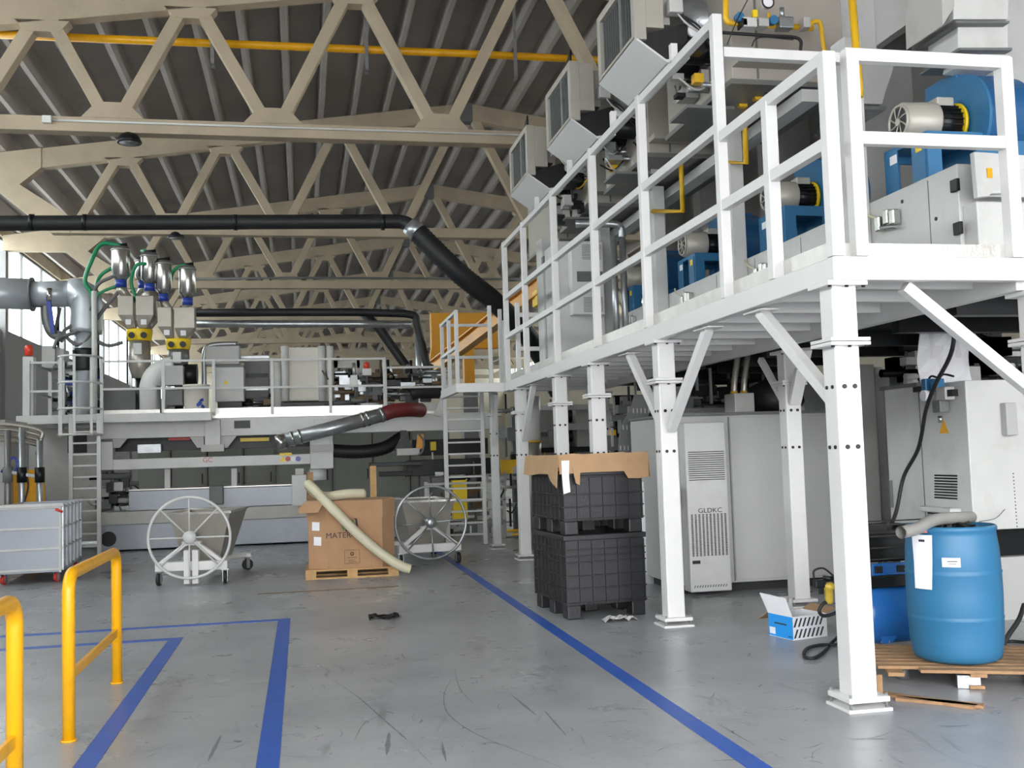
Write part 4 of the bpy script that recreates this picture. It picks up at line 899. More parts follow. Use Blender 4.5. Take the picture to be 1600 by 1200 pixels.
def clutter(name, label, cat, Y, x0_, x1_, y0_, y1_, n, seed, cols, depth=.8, sc=1.0, ground=False):
    rnd = random.Random(seed); p = PY((x0_+x1_)/2, y1_, Y); t = thing(name, label, cat, (p.x, Y, 0 if ground else p.z)); B = {c: MB() for c in cols}
    for i in range(n):
        c = rnd.choice(cols); a = PY(rnd.uniform(x0_, x1_), rnd.uniform(y0_, y1_), Y+rnd.uniform(0, depth)); k = rnd.random()
        if k < .4: B[c].cbox(a, (rnd.uniform(.08, .4)*sc, rnd.uniform(.1, .3)*sc, rnd.uniform(.05, .3)*sc))
        elif k < .65: L_ = rnd.uniform(.2, .7)*sc; B[c].cyl(a-Vector((L_/2, 0, 0)), a+Vector((L_/2, 0, 0)), rnd.uniform(.02, .06)*sc, 10)
        elif k < .85: B[c].bar(a, a+Vector((0, 0, rnd.uniform(.1, .6)*sc)), .04*sc, .04*sc)
        else:
            e = a+Vector((rnd.uniform(-.4, .4), rnd.uniform(-.2, .2), rnd.uniform(-.25, .05)))*sc; B[c].tube(curve([a, (a+e)/2+Vector((0, 0, -.12*sc)), e], 5), .016, 6)
    NM = {'blackmetal': 'black_fittings', 'dgrey': 'grey_fittings', 'galv': 'bright_fittings', 'rust': 'brown_fittings', 'mgrey': 'pale_fittings', 'bluepl': 'blue_fittings', 'lgrey': 'light_fittings', 'gasyellow': 'yellow_fittings', 'black': 'black_hoses', 'steel': 'steel_fittings', 'paper': 'white_scraps'}
    for c in cols:
        if B[c].v: B[c].build(NM[c], c, t)['kind'] = 'stuff'
    return t
sf = thing('steel_table_frame', 'grey steel frame with white and yellow items behind the ladder and second cart', 'frame', (PY(730, 850, 20).x, 20, 0))
for px in (668, 790): a = PY(px, 850, 19.6); MB().box(a.x-.03, a.x+.03, 19.6, 19.66, 0, 1.12).build('leg', 'mgrey', sf)
for yy in (757, 785, 820): a = PY(668, yy, 19.6); b_ = PY(790, yy, 19.6); MB().box(a.x, b_.x, 19.6, 19.66, a.z-.02, a.z+.02).build('cross_rail', 'mgrey', sf)
a = PY(718, 800, 20); MB().box(a.x-.12, a.x+.16, 20, 20.2, .35, 1.12).build('yellow_panel', 'bright_yellow', sf)
clutter('reel_rack', 'cluttered white and dark reel stock seen through the ladder rungs', 'rack', 20.6, 672, 800, 740, 850, 60, 11, ('blackmetal', 'dgrey', 'galv', 'rust', 'paper'), .8, .8)

# ------------------------------------------------------------------ metal bin on red casters and pipe rack at the left
bn = thing('metal_bin', 'blue white sheet metal bin on red casters at the left edge', 'bin', (0, 0, 0))
bx0, bx1, bd, bh = -.42, .42, 1.9, 1.08
zl = .17
sh = MB()
for a in ((bx0, bx1, 0, .02), (bx0, bx1, bd-.02, bd), (bx0, bx0+.02, .02, bd-.02), (bx1-.02, bx1, .02, bd-.02)): sh.box(a[0], a[1], a[2], a[3], zl, bh)
sh.box(bx0, bx1, 0, bd, zl-.02, zl); sh.build('shell', 'bluegrey', bn)
for i in range(4):
    z = zl+.02+(bh-zl-.05)*i/3
    MB().box(bx0-.01, bx1+.01, -.02, 0, z-.015, z+.015).build('front_rib', 'lgrey', bn, .004)
    MB().box(bx1, bx1+.025, 0, bd, z-.012, z+.018).build('side_rib', 'galv', bn, .004)
for i in range(6): y = i*bd/5; MB().box(bx1, bx1+.03, max(0, y-.02), min(bd, y+.02), zl, bh).build('side_rib', 'galv', bn, .004)
for x_ in (bx0, bx1-.03): MB().box(x_, x_+.03, -.03, 0, zl-.03, bh+.01).build('corner_post', 'lgrey', bn, .004)
MB().box(bx0-.03, bx1+.03, -.045, -.02, bh-.02, bh+.025).build('rim', 'lgrey', bn, .006); MB().cyl((bx1-.07, -.05, bh-.06), (bx1+.02, -.05, bh-.1), .018, 10).build('latch', 'red', bn)
for x_, y_ in ((bx0+.08, .12), (bx1-.08, .12), (bx0+.08, bd-.15), (bx1-.03, bd-.15)):
    f_ = MB(); w_ = MB(); caster(w_, f_, x_, y_, .062, 1.2); c_ = f_.build('caster', 'galv', bn); w_.build('caster_wheel', 'red', c_)
place(bn, PY(48, 900, 15.7).x, 15.6, 4)
o = MB().cbox((0, 0, .9), (.5, .6, .02), rx=.1).build('cardboard_sheet', 'kraft'); o.location = (PY(10, 790, 16.2).x-.1, 16.3, 1.0); tag(o, 'brown cardboard lying in the metal bin at the left edge', 'cardboard')
YR = 17.6
r = lambda x, y, dy=0: PY(x, y, YR+dy)
pr_ = thing('pipe_manifold', 'stand of bent grey pipes with valves at the left edge behind the metal bin', 'pipework', (r(30, 800).x, YR, 0))
for i in range(4):
    y_ = 668+i*8; c_ = 'galv'
    MB().tube(curve([r(-30, y_-6, .1*i), r(20, y_-4, .1*i), r(55, y_+2, .1*i), r(66-2*i, y_+8, .1*i), r(64-2*i, y_+18, .1*i)], 6), .035, 10).build('bent_pipe', 'brushed', pr_)
for px, yt_ in ((12, 672), (34, 668), (62, 688)):
    a = r(px, yt_); MB().cyl((a.x, a.y, 0), a, .05, 12).build('upright_pipe', 'galv' if px > 12 else 'darkduct', pr_)
    a = r(px, 742); MB().cyl(a-Vector((.0, 0, .12)), a+Vector((0, 0, .12)), .075, 12).build('valve_body', 'blackmetal' if px > 12 else 'dgrey', pr_)
a = r(18, 738); b_ = r(60, 745); MB().cyl(a, b_, .03, 10).build('cross_pipe', 'lgrey', pr_)
MB().tube(curve([r(20, 740), r(28, 726), r(20, 715), r(2, 738)], 6), .018, 6).build('blue_cable', 'bluepl', pr_); MB().tube(curve([r(40, 735), r(44, 760), r(38, 785)], 6), .015, 6).build('dark_cable', 'black', pr_)
a = r(14, 790, 1.3); MB().box(a.x, a.x+.55, YR+1.3, YR+1.4, 0, r(14, 735, 1.3).z).build('yellow_panel', 'yellow', pr_)
MB().box(XW+.1, r(8, 700, .8).x, YR+.8, YR+2.2, 0, r(4, 656, .8).z).build('grey_housing', 'mgrey', pr_)
#==RIGHT==
# ------------------------------------------------------------------ black crates with cardboard tray
def crate(label, z, h):
    t = thing('plastic_crate', label, 'crate', (0, 0, z), 'stacked black plastic crates'); w, d = .80, 1.02; lh = .135
    s_ = MB(); e = .025
    for b_ in ((-w/2, w/2, 0, e), (-w/2, w/2, d-e, d), (-w/2, -w/2+e, e, d-e), (w/2-e, w/2, e, d-e)): s_.box(b_[0], b_[1], b_[2], b_[3], z+lh, z+h)
    s_.box(-w/2+e, w/2-e, e, d-e, z+lh, z+lh+.02); s_.build('walls', 'crate', t)
    zs = [lh+.015, lh+.12, h*.55, h*.72, h*.80, h-.09] if h > .7 else [lh+.012, lh+.13, lh+.25, h-.07]
    if h > .7: zs = [lh+.015, lh+.15, lh+.27, lh+.40, lh+.46, lh+.52]
    for q_ in zs: 
        r_ = MB(); r_.box(-w/2-.018, w/2+.018, -.018, 0, z+q_, z+q_+.012); r_.box(-w/2-.018, -w/2, 0, d, z+q_, z+q_+.012); r_.box(w/2, w/2+.018, 0, d, z+q_, z+q_+.012); r_.build('horizontal_rib', 'crate', t, .003)
    for i in range(7):
        x_ = -w/2+i*w/6; MB().box(x_-.006, x_+.006, -.015, 0, z+lh, z+h-.06).build('vertical_rib', 'crate', t)
    for i in range(1, 9):
        y_ = i*d/8; MB().box(-w/2-.016, -w/2, y_-.006, y_+.006, z+lh, z+h-.06).build('vertical_rib', 'crate', t)
    f_ = MB(); 
    for b_ in ((-w/2-.025, w/2+.025, -.025, 0), (-w/2-.025, w/2+.025, d, d+.025), (-w/2-.025, -w/2, 0, d), (w/2, w/2+.025, 0, d)): f_.box(b_[0], b_[1], b_[2], b_[3], z+h-.05, z+h)
    f_.build('rim', 'crate', t, .006)
    for x_ in (-w/2, -.07, w/2-.14):
        for y_ in (0, d/2-.08, d-.16): 
            if x_ == -.07 and y_ != d/2-.08: continue
            MB().box(x_, x_+.14, y_, y_+.16, z, z+lh).build('foot', 'crate', t, .012)
    t.location.z = z; return t
ch1 = .80; ch2 = .62
c1 = crate('taller black ribbed plastic crate standing on the floor beside the column', 0, ch1)
c2 = crate('black ribbed plastic crate stacked on top, holding the cardboard tray', ch1, ch2)
for c_, z in ((c1, 0), (c2, ch1)): c_.location = (2.86, 9.75, z); c_.rotation_euler = (0, 0, math.radians(4))
tr = thing('cardboard_tray', 'brown cardboard cover slipped over the top of the black crate stack', 'cardboard', (0, 0, 1.28))
w2 = .435; vs = []
def wall_strip(mb_, pts, n_, h):
    mb_.add([p for p in pts]+[(p[0], p[1], p[2]) for p in h], [(i, i+1, len(pts)+i+1, len(pts)+i) for i in range(len(pts)-1)])
TZ = ch1+ch2
fr = MB(); X_ = [-.46, -.30, -.22, .20, .24, .36, .46]; Y_ = [-.06, -.055, -.06, -.055, -.06, -.055, -.05]
top = [(x_, y_, TZ+.155+.01*(i % 2)) for i, (x_, y_) in enumerate(zip(X_, Y_))]; bot = [-.03, -.025, -.02, -.02, -.09, -.095, -.08]
fr.add(top+[(x_, y_-.012, TZ+b_) for (x_, y_), b_ in zip(zip(X_, Y_), bot)], [(i, i+1, 8+i, 7+i) for i in range(6)])
lf = MB(); Yl = [-.06, .12, .2, .5, .8, 1.06]; bl = [-.16, -.10, -.03, -.03, -.05, -.04]
lf.add([(-.46, y_, TZ+.155) for y_ in Yl]+[(-.485, y_, TZ+b_) for y_, b_ in zip(Yl, bl)], [(i, i+1, 7+i, 6+i) for i in range(5)])
rt_ = MB(); rt_.add([(.46, -.05, TZ+.16), (.46, 1.05, TZ+.15), (.48, 1.05, TZ-.05), (.48, -.05, TZ-.08)], [(0, 1, 2, 3)])
bk_ = MB(); bk_.add([(-.46, 1.06, TZ+.155), (.46, 1.05, TZ+.15), (.47, 1.065, TZ-.05), (-.47, 1.075, TZ-.04)], [(0, 1, 2, 3)])
for nm, q_ in (('front_flap', fr), ('left_flap', lf), ('right_flap', rt_), ('rear_flap', bk_)):
    o = q_.build(nm, 'kraft', tr); s_ = o.modifiers.new('t', 'SOLIDIFY'); s_.thickness = .006; s_.offset = 1
MB().box(-.46, .46, -.05, 1.05, TZ+.004, TZ+.012).build('tray_bottom', 'kraft', tr)
o = MB().add([(-.33, -.078, TZ+.03), (-.25, -.078, TZ+.03), (-.26, -.08, TZ-.14), (-.30, -.08, TZ-.12)], [(0, 1, 2, 3)]).build('torn_strip', 'kraft', tr); s_ = o.modifiers.new('t', 'SOLIDIFY'); s_.thickness = .004
o = MB().add([(-.44, -.085, TZ+.10), (-.36, -.085, TZ+.10), (-.37, -.088, TZ-.06), (-.36, -.088, TZ-.20), (-.43, -.088, TZ-.22), (-.44, -.088, TZ-.06)], [(0, 1, 2, 5), (5, 2, 3, 4)]).build('white_label', 'paper', tr); s_ = o.modifiers.new('t', 'SOLIDIFY'); s_.thickness = .002
tr.location = (2.86, 9.75, 1.28); tr.rotation_euler = (0, 0, math.radians(4))
p = G(968, 970); fm = MB(); gx = 7; pts = [(p.x-.16+.32*i/gx, p.y-.07+.14*j/3, .006+.045*abs(math.sin(i*1.9+j*2.3))*(1 if 0 < i < gx else .2)) for j in range(4) for i in range(gx+1)]
fm.add(pts, [(j*(gx+1)+i, j*(gx+1)+i+1, (j+1)*(gx+1)+i+1, (j+1)*(gx+1)+i) for j in range(3) for i in range(gx)])
o = fm.build('plastic_film', 'plastic_film'); s_ = o.modifiers.new('t', 'SOLIDIFY'); s_.thickness = .003; tag(o, 'crumpled clear plastic film on the floor right of the black crates', 'plastic film')
p = G(600, 966); fm = MB(); gx = 8; pts = [(p.x-.15+.30*i/gx, p.y-.09+.18*j/4+.04*math.sin(i), .004+.035*abs(math.sin(i*1.3+j*2.1))) for j in range(5) for i in range(gx+1)]
fm.add(pts, [(j*(gx+1)+i, j*(gx+1)+i+1, (j+1)*(gx+1)+i+1, (j+1)*(gx+1)+i) for j in range(4) for i in range(gx)])
o = fm.build('rag', 'blackmetal'); s_ = o.modifiers.new('t', 'SOLIDIFY'); s_.thickness = .006; tag(o, 'dark crumpled rag lying alone on the open grey floor', 'rag')
# white rolls
p = G(1014, 911); rl = thing('paper_roll', 'tall white paper roll standing behind the second column', 'roll', (p.x, p.y, 0)); zt_ = PY(1012, 752, p.y).z
MB().lathe([(.04, 0), (.085, 0), (.085, zt_), (.04, zt_), (.04, 0)], (p.x, p.y, 0), 28).build('roll_body', 'paper', rl)
p2 = G(1030, 903); tag(MB().cyl((p2.x+.03, p2.y+.2, 0), (p2.x-.05, p2.y+.2, .72), .09, 24).build('paper_roll', 'paper'), 'shorter leaning white paper roll half hidden by the second column', 'roll')

# ------------------------------------------------------------------ electrical cabinet with cooling unit
ce = thing('electrical_cabinet', 'large light grey electrical cabinet with a louvred cooling unit on its left door', 'cabinet', (4.9, 11.5, 0))
xa = PY(1056, 800, 10.9).x; xb = 5.95; z0_ = .10; z1_ = 1.96
MB().box(xa+.08, xb-.08, 11.0, 12.3, 0, z0_).build('plinth', 'black', ce)
MB().box(xa, xb, 10.9, 12.4, z0_, z1_).build('body', 'cabgrey', ce, .01)
MB().box(xa-.02, xb+.02, 10.87, 12.42, z1_, z1_+.03).build('roof_plate', 'dgrey', ce)
xs_ = PY(1143, 800, 10.9).x
MB().box(xs_, xs_+.012, 10.892, 10.9, z0_+.02, z1_-.02).build('door_gap', 'dgrey', ce)
MB().box(xs_+.02, xb-.02, 10.885, 10.899, z0_+.03, z1_-.03).build('door', 'cabgrey', ce, .004)
o = MB().box(xa+.015, xa+.03, 10.86, 10.899, .95, 1.18).build('door_handle', 'blackmetal', ce, .004)
ax0, ax1 = PY(1072, 800, 10.75).x, PY(1136, 800, 10.75).x; az1 = PY(1100, 660, 10.7).z; az0 = PY(1100, 925, 10.7).z
ac = MB().box(ax0, ax1, 10.70, 10.899, az0, az1).build('cooling_unit', 'lgrey', ce, .012); aw = ax1-ax0
for i in range(14):
    z = PY(1100, 706+i*3.35, 10.7).z; MB().box(ax0+.03, ax1-.03, 10.693, 10.702, z-.004, z+.004).build('louvre', 'blackmetal', ac)
for i in range(10):
    gm = MB()
    for j in range(30):
        x_ = ax0+.045+(aw-.09)*i/9; z = PY(1100, 804, 10.7).z-(.44*j/29); gm.box(x_-.010, x_+.010, 10.693, 10.702, z-.0045, z+.0045)
    gm.build('perforated_column', 'blackmetal', ac)
text('GLDKC', .07, ((ax0+ax1)/2+.02, 10.697, PY(1100, 798, 10.7).z+.0), RX90, 'ink', ac, 'logo_lettering', sx=1.2)
z = PY(1100, 878, 10.7).z; MB().box(ax0+.03, ax0+.12, 10.692, 10.702, z-.018, z+.018).build('display', 'black', ac, .004)
for i in range(13): 
    x_ = ax0+.04+i*.030; z = PY(1100, 918, 10.7).z; MB().bar((x_, 10.697, z), (x_+.015, 10.697, z+.025), .006, .006).build('vent_slot', 'blackmetal', ac)
# things on top
t = thing('black_bag', 'dark bulky covered item on top of the large electrical cabinet', 'bag', (5.35, 11.5, z1_+.031))
MB().lathe([(.26, z1_+.031), (.34, z1_+.15), (.30, z1_+.33), (.12, z1_+.42), (.001, z1_+.43)], (5.45, 11.3, 0), 12).build('cover', 'black', t)
t = thing('cable_gland_box', 'grey box with two thick pale hoses rising from the electrical cabinet top', 'box', (4.9, 11.2, z1_+.031))
p = PY(1158, 630, 11.1); MB().box(p.x-.12, p.x+.12, 11.0, 11.3, z1_+.031, z1_+.25).build('box_body', 'mgrey', t, .01)
for dx in (-.06, .06): MB().tube(curve([(p.x+dx, 11.15, z1_+.25), (p.x+dx+.02, 11.15, 2.4), (p.x+dx+.12, 11.2, 2.8)], 6), .035, 10).build('riser_hose', 'brushed', t)
for dx in (-.06, .06): MB().cyl((p.x+dx, 11.15, z1_+.25), (p.x+dx, 11.15, z1_+.28), .042, 10).build('brass_gland', 'gasyellow', t)
# background printing units under the platform
pu = thing('coating_unit', 'dark roller machine frame seen between the columns behind the black crates', 'machine', (5.6, 14.5, 0))
for y_ in (13.4, 15.6): MB().box(4.95, 5.1, y_, y_+.15, 0, 2.45).build('side_frame', 'mgrey', pu, .01); MB().box(6.6, 6.75, y_, y_+.15, 0, 2.45).build('side_frame', 'mgrey', pu, .01)
for z, rr_, mm_ in ((.4, .15, 'blackmetal'), (.8, .13, 'dgrey'), (1.15, .16, 'blackmetal'), (1.55, .10, 'steel'), (1.9, .14, 'blackmetal'), (2.2, .10, 'dgrey')): MB().cyl((5.2, 13.2, z), (5.2, 15.9, z), rr_, 20).build('roller', mm_, pu)
for z in (.62, 1.0, 1.40, 1.72, 2.05): MB().box(4.97, 6.7, 13.0, 13.1, z, z+.08).build('cross_beam', 'cabgrey', pu, .005)
MB().box(5.0, 7.5, 16.2, 16.3, 0, 2.5).build('back_plate', 'blackmetal', pu)
MB().cyl((5.02, 12.98, 1.28), (5.02, 13.0, 1.28), .04, 12).build('red_button', 'red', pu)
cu_ = thing('curved_cable_chain', 'wide dark grey curved cable chain hanging under the platform behind the crates', 'cable chain', (4.2, 12.6, 1.4))
qx = lambda x, y: PY(x, y, 12.6)
L_ = curve([qx(968, 742), qx(966, 700), qx(970, 668), qx(984, 640), qx(990, 618)], 8); Rr = curve([qx(990, 742), qx(990, 706), qx(996, 670), qx(1016, 640), qx(1024, 618)], 8)
cm = MB(); n_l = len(L_); cm.add([tuple(v) for v in L_]+[tuple(v) for v in Rr], [(i, i+1, n_l+i+1, n_l+i) for i in range(n_l-1)]); o = cm.build('chain_band', 'dgrey', cu_); s_ = o.modifiers.new('t', 'SOLIDIFY'); s_.thickness = .04
for y_, x_ in ((668, 972), (642, 988), (700, 968)):
    for i in range(5): a = qx(x_+i*6, y_); MB().box(a.x-.006, a.x+.006, 12.55, 12.575, a.z-.03, a.z+.03).build('link_slot', 'cabgrey', cu_)
clutter('hose_tangle', 'tangle of hoses and fittings under the platform above the electrical cabinet', 'hoses', 12.6, 1065, 1240, 560, 645, 90, 21, ('blackmetal', 'dgrey', 'galv', 'mgrey', 'black'), 1.6, .8)
clutter('unit_fittings', 'dark fittings between the columns left of the electrical cabinet', 'machine part', 13.0, 945, 1010, 620, 900, 70, 22, ('blackmetal', 'dgrey', 'mgrey', 'gasyellow'), 1.5, .7)
clutter('press_parts', 'dark press parts above the right cabinets, seen under the platform end', 'machine part', 9.9, 1395, 1580, 470, 600, 95, 23, ('blackmetal', 'dgrey', 'blackmetal', 'lgrey', 'black'), .5, .8)
clutter('pipe_fittings', 'pipes and valves seen between the far columns right of the ladder', 'pipework', 18.6, 775, 870, 640, 840, 70, 24, ('blackmetal', 'dgrey', 'galv', 'mgrey', 'gasyellow'), 1.2, .9)
bw = thing('machine_wall', 'pale machine housing panels standing behind the dark units under the platform', 'machine', (8.0, 12, 0))
for i in range(6): MB().box(8.6, 8.9, 8.0+i*1.5, 9.45+i*1.5, 0, 2.7).build('panel', 'dgrey', bw, .01)
MB().box(5.3, 7.6, 16.9, 17.1, 0, 2.5).build('end_panel', 'blackmetal', bw)
# white duct behind far columns
wdx = PY(833, 660, 16.8)
t = thing('white_exhaust_pipe', 'white vertical pipe with tapering lower sleeve behind the far columns', 'pipe', (wdx.x, 17.0, 0))
zz1 = PY(833, 690, 16.8).z; MB().cyl((wdx.x, 17, zz1), (wdx.x, 17, 2.55), .17, 20).build('upper_pipe', 'white', t); MB().torus((wdx.x, 17, zz1), .175, .015, 'z', 24, 6).build('band', 'gasyellow', t)
MB().tube([(wdx.x, 17, zz1), (wdx.x-.02, 17, zz1-.3), (wdx.x-.05, 17, zz1-.9), (wdx.x-.05, 17, 0)], [.17, .18, .09, .08], 18).build('lower_sleeve', 'brushed', t)

# ------------------------------------------------------------------ right hand cabinets
c2_ = thing('machine_cabinet', 'large pale cabinet with vents and blue air regulator behind the blue drum', 'cabinet', (6.5, 9.3, 0))
kx = 5.86; ky = 8.2; kt = PY(1514, 594, ky).z; kb = PX(1386, 700, kx).y; kd = PX(1441, 700, kx).y; kx = PY(1514, 700, ky).x
kb = PX(1386, 700, kx).y; kd = PX(1441, 700, kx).y
MB().box(kx+.05, 7.6, ky+.05, kb-.05, 0, .55).build('plinth', 'cabgrey', c2_); MB().box(kx+.15, 7.5, ky+.15, kb-.15, .55, .8).build('recess', 'blackmetal', c2_)
MB().box(kx, 7.7, ky, kb, .80, kt).build('body', 'lgrey', c2_, .01)
MB().box(kx-.03, 7.7, kd, kb+.03, kt-.0, kt+.03).build('roof_plate', 'dgrey', c2_)
MB().box(kx-.003, kx, kd, kd+.012, .82, kt-.02).build('door_gap', 'dgrey', c2_)
for y_, z in ((9.5, 1.02),): MB().box(kx-.03, kx, PX(1396, 800, kx).y-.015, PX(1396, 800, kx).y+.015, .95, 1.22).build('door_handle', 'dgrey', c2_, .004)
for i in range(9):
    a = PX(1478, 743+i*4.4, kx); MB().box(kx-.006, kx+.001, a.y-.17, a.y+.17, a.z-.007, a.z+.007).build('vent_slot', 'blackmetal', c2_)
MB().box(kx-.12, kx, 8.35, kd-.08, PX(1478, 800, kx).z, PX(1478, 792, kx).z).build('hood_lip', 'lgrey', c2_, .01)
for i in range(3):
    a = PX(1470, 803+i*5, kx); MB().box(kx-.006, kx+.001, a.y-.2, a.y+.2, a.z-.009, a.z+.009).build('vent_slot', 'blackmetal', c2_)
a = PX(1475, 667, kx); MB().add([(kx-.005, a.y+.07, a.z-.06), (kx-.005, a.y-.07, a.z-.06), (kx-.005, a.y, a.z+.07), (kx-.001, a.y+.07, a.z-.06), (kx-.001, a.y-.07, a.z-.06), (kx-.001, a.y, a.z+.07)], [(0, 1, 2), (5, 4, 3), (0, 3, 4, 1), (1, 4, 5, 2), (2, 5, 3, 0)]).build('warning_triangle', 'yellow', c2_)
a = PY(1562, 630, ky); b_ = PY(1582, 680, ky); MB().box(a.x, b_.x, ky-.08, ky, b_.z, a.z).build('side_box', 'cabgrey', c2_, .008)
for i in range(16): a = PY(1583+.4*i, 740+i*5.5, ky); MB().cyl((a.x, ky-.003, a.z), (a.x, ky+.0, a.z), .006, 6).build('vent_hole', 'blackmetal', c2_)
MB().tube(curve([PY(1530, 815, 8.15), PY(1555, 810, 8.1), PY(1570, 796, 8.15)], 6), .004, 6).build('thin_cable', 'dgrey', c2_)
ar = thing('air_regulator', 'blue and silver air regulator set mounted on the pale cabinet above the warning sign', 'regulator', tuple(PX(1460, 640, kx-.06)))
def rg(x, y): return PX(x, y, kx-.07)
for px in (1450, 1465): c_ = rg(px, 602); MB().cbox(c_, (.10, .075, .12)).build('blue_regulator', 'blue2', ar, .01)
c_ = rg(1477, 615); MB().cbox(c_, (.1, .14, .12)).build('silver_block', 'mgrey', ar, .01); c_ = rg(1470, 635); MB().cbox(c_, (.1, .12, .11)).build('silver_block', 'dgrey', ar, .01)
c_ = rg(1454, 618); MB().cyl(c_-Vector((.08, 0, 0)), c_, .05, 18).build('gauge', 'paper', ar); c_ = rg(1440, 608); MB().cbox(c_, (.08, .16, .05)).build('dark_inlet', 'blackmetal', ar)
c_ = rg(1487, 614); MB().cbox(c_, (.06, .10, .06)).build('dark_outlet', 'blackmetal', ar); c_ = rg(1469, 650); MB().cyl(c_-Vector((0, 0, .06)), c_, .02, 10).build('drain', 'steel', ar)
MB().tube(curve([rg(1448, 598), rg(1455, 588), rg(1466, 590), rg(1475, 585), rg(1490, 588)], 6), .01, 6).build('tube', 'black', ar)
t = MB(); N_ = 6
vs = [(PY(1436+78*i/N_, 560, 8.9).x, 8.9+.04*math.sin(i*2.1+j), PY(1470, 600-j*20, 8.9).z) for j in range(5) for i in range(N_+1)]
t.add(vs, [(j*(N_+1)+i, j*(N_+1)+i+1, (j+1)*(N_+1)+i+1, (j+1)*(N_+1)+i) for j in range(4) for i in range(N_)]); o = t.build('white_sheet', 'paper'); s_ = o.modifiers.new('t', 'SOLIDIFY'); s_.thickness = .02
tag(o, 'bright white cover sheet hanging above the pale cabinet under the platform', 'sheet')
# big black cable hanging
tag(MB().tube(curve([PX(1492, 470, 5.3), PX(1488, 545, 5.3), PX(1462, 600, 5.4), PX(1447, 640, 5.5), PX(1435, 700, 5.6), PX(1412, 745, 5.6), PX(1400, 800, 5.5), PX(1382, 845, 5.3), PX(1375, 870, 5.2), Vector((5.15, PX(1375, 870, 5.2).y-.1, .02))], 8), .018, 8).build('hanging_cable', 'black'), 'long black cable hanging in front of the pale cabinet down to the floor', 'cable')
# grey vertical members of machine behind front column
fm_ = thing('machine_posts', 'dull grey steel frame right behind the nearest column', 'steel frame', (5.6, 10.9, 0))
for px0, px1, Y_, mm_ in ((1348, 1372, 10.8, 'mgrey'), (1374, 1386, 11.2, 'lgrey'), (1410, 1434, 11.0, 'dgrey')):
    a = PY(px0, 700, Y_); b_ = PY(px1, 700, Y_); MB().box(a.x, b_.x, Y_, Y_+.2, 0, 2.5).build('upright', mm_, fm_, .006)
MB().box(PY(1348, 600, 10.9).x, PY(1440, 600, 10.9).x+.6, 11.3, 11.5, 2.28, 2.42).build('cross_beam', 'lgrey', fm_)

# ------------------------------------------------------------------ compressor
cpx = thing('air_compressor', 'blue compressor tank on casters with black caged motor, behind the nearest column', 'compressor', (4.3, 7.4, 0))
ty_ = 7.25; tz_ = PY(1385, 955, ty_).z; R_ = .23
tx0, tx1 = PY(1340, 950, ty_).x, PY(1440, 950, ty_).x+.35
MB().lathe([(.001, tx0-.10), (.12, tx0-.085), (.2, tx0-.04), (R_, tx0+.02), (R_, tx1-.02), (.2, tx1+.04), (.12, tx1+.085), (.001, tx1+.10)], (0, ty_, tz_), 32, 'x').build('tank', 'tankblue', cpx)
MB().box(tx0+.02, tx1-.02, ty_-.16, ty_+.16, tz_+R_-.03, tz_+R_+.06).build('base_plate', 'blackmetal', cpx, .01)
mz_ = tz_+R_+.06
MB().box(tx0+.05, tx1-.05, ty_-.15, ty_-.13, mz_, mz_+.09).build('blue_panel', 'tankblue', cpx, .005)
for dx in (.1, .28, .46): MB().cbox((tx0+dx, ty_-.155, mz_+.045), (.06, .02, .05)).build('switch', 'black', cpx, .005)
MB().box(tx0+.06, tx1-.08, ty_-.08, ty_+.16, mz_+.09, mz_+.30).build('pump_block', 'blackmetal', cpx, .02)
for i in range(4): z = mz_+.12+i*.085; MB().tube([(tx0+.02, ty_-.16, z), (tx1-.02, ty_-.16, z), (tx1-.02, ty_+.18, z), (tx0+.02, ty_+.18, z)], .006, 6, closed=True).build('cage_wire', 'black', cpx)
for x_ in (tx0+.02, tx1-.02): MB().box(x_-.01, x_+.01, ty_-.17, ty_-.15, mz_, mz_+.38).build('cage_post', 'black', cpx)
a = PY(1360, 818, 7.5); MB().box(a.x-.16, a.x+.16, 7.5, 7.54, mz_+.2, a.z).build('black_plate', 'black', cpx, .02)
for x_ in (tx0+.12, tx1-.12):
    MB().prism([(x_-.05, tz_-.1), (x_+.09, tz_-.16), (x_+.04, .115), (x_-.03, .115)], 'y', ty_-.17, ty_-.13).build('leg', 'tankblue', cpx)
    f_ = MB(); w_ = MB(); caster(w_, f_, x_, ty_-.15, .045, 1.3); c_ = f_.build('caster', 'galv', cpx); w_.build('caster_wheel', 'black', c_)
    f_ = MB(); w_ = MB(); caster(w_, f_, x_, ty_+.15, .045, 1.0); c_ = f_.build('caster', 'galv', cpx); w_.build('caster_wheel', 'black', c_)
# filter regulator with amber bowl by column
af = thing('air_filter', 'yellow bowled air filter with dark valve just left of the nearest column', 'air filter', tuple(PY(1296, 960, 7.4)))
f = lambda x, y, dy=0: PY(x, y, 7.4+dy)
MB().lathe([(.001, 0), (.025, .004), (.032, .03), (.036, .11), (.05, .12), (.055, .15), (.03, .165)], tuple(f(1296, 944)), 20).build('amber_bowl', 'amber', af)
MB().cyl(f(1294, 906), f(1294, 900), .04, 16).build('cap', 'blackmetal', af); MB().cbox(f(1280, 912), (.09, .06, .06)).build('valve', 'blackmetal', af, .01); MB().cbox(f(1283, 922), (.03, .03, .06)).build('valve_stem', 'blackmetal', af)
MB().tube(curve([f(1272, 905), f(1272, 892), f(1286, 888), f(1300, 898), f(1306, 905)], 6), .008, 6).build('thin_tube', 'black', af)
tag(MB().tube(curve([f(1300, 942), f(1288, 942), f(1280, 954), f(1286, 962), f(1300, 960), f(1315, 952)], 6), .014, 8).build('black_hose', 'black'), 'short black hose looped under the yellow bowled air filter', 'hose')
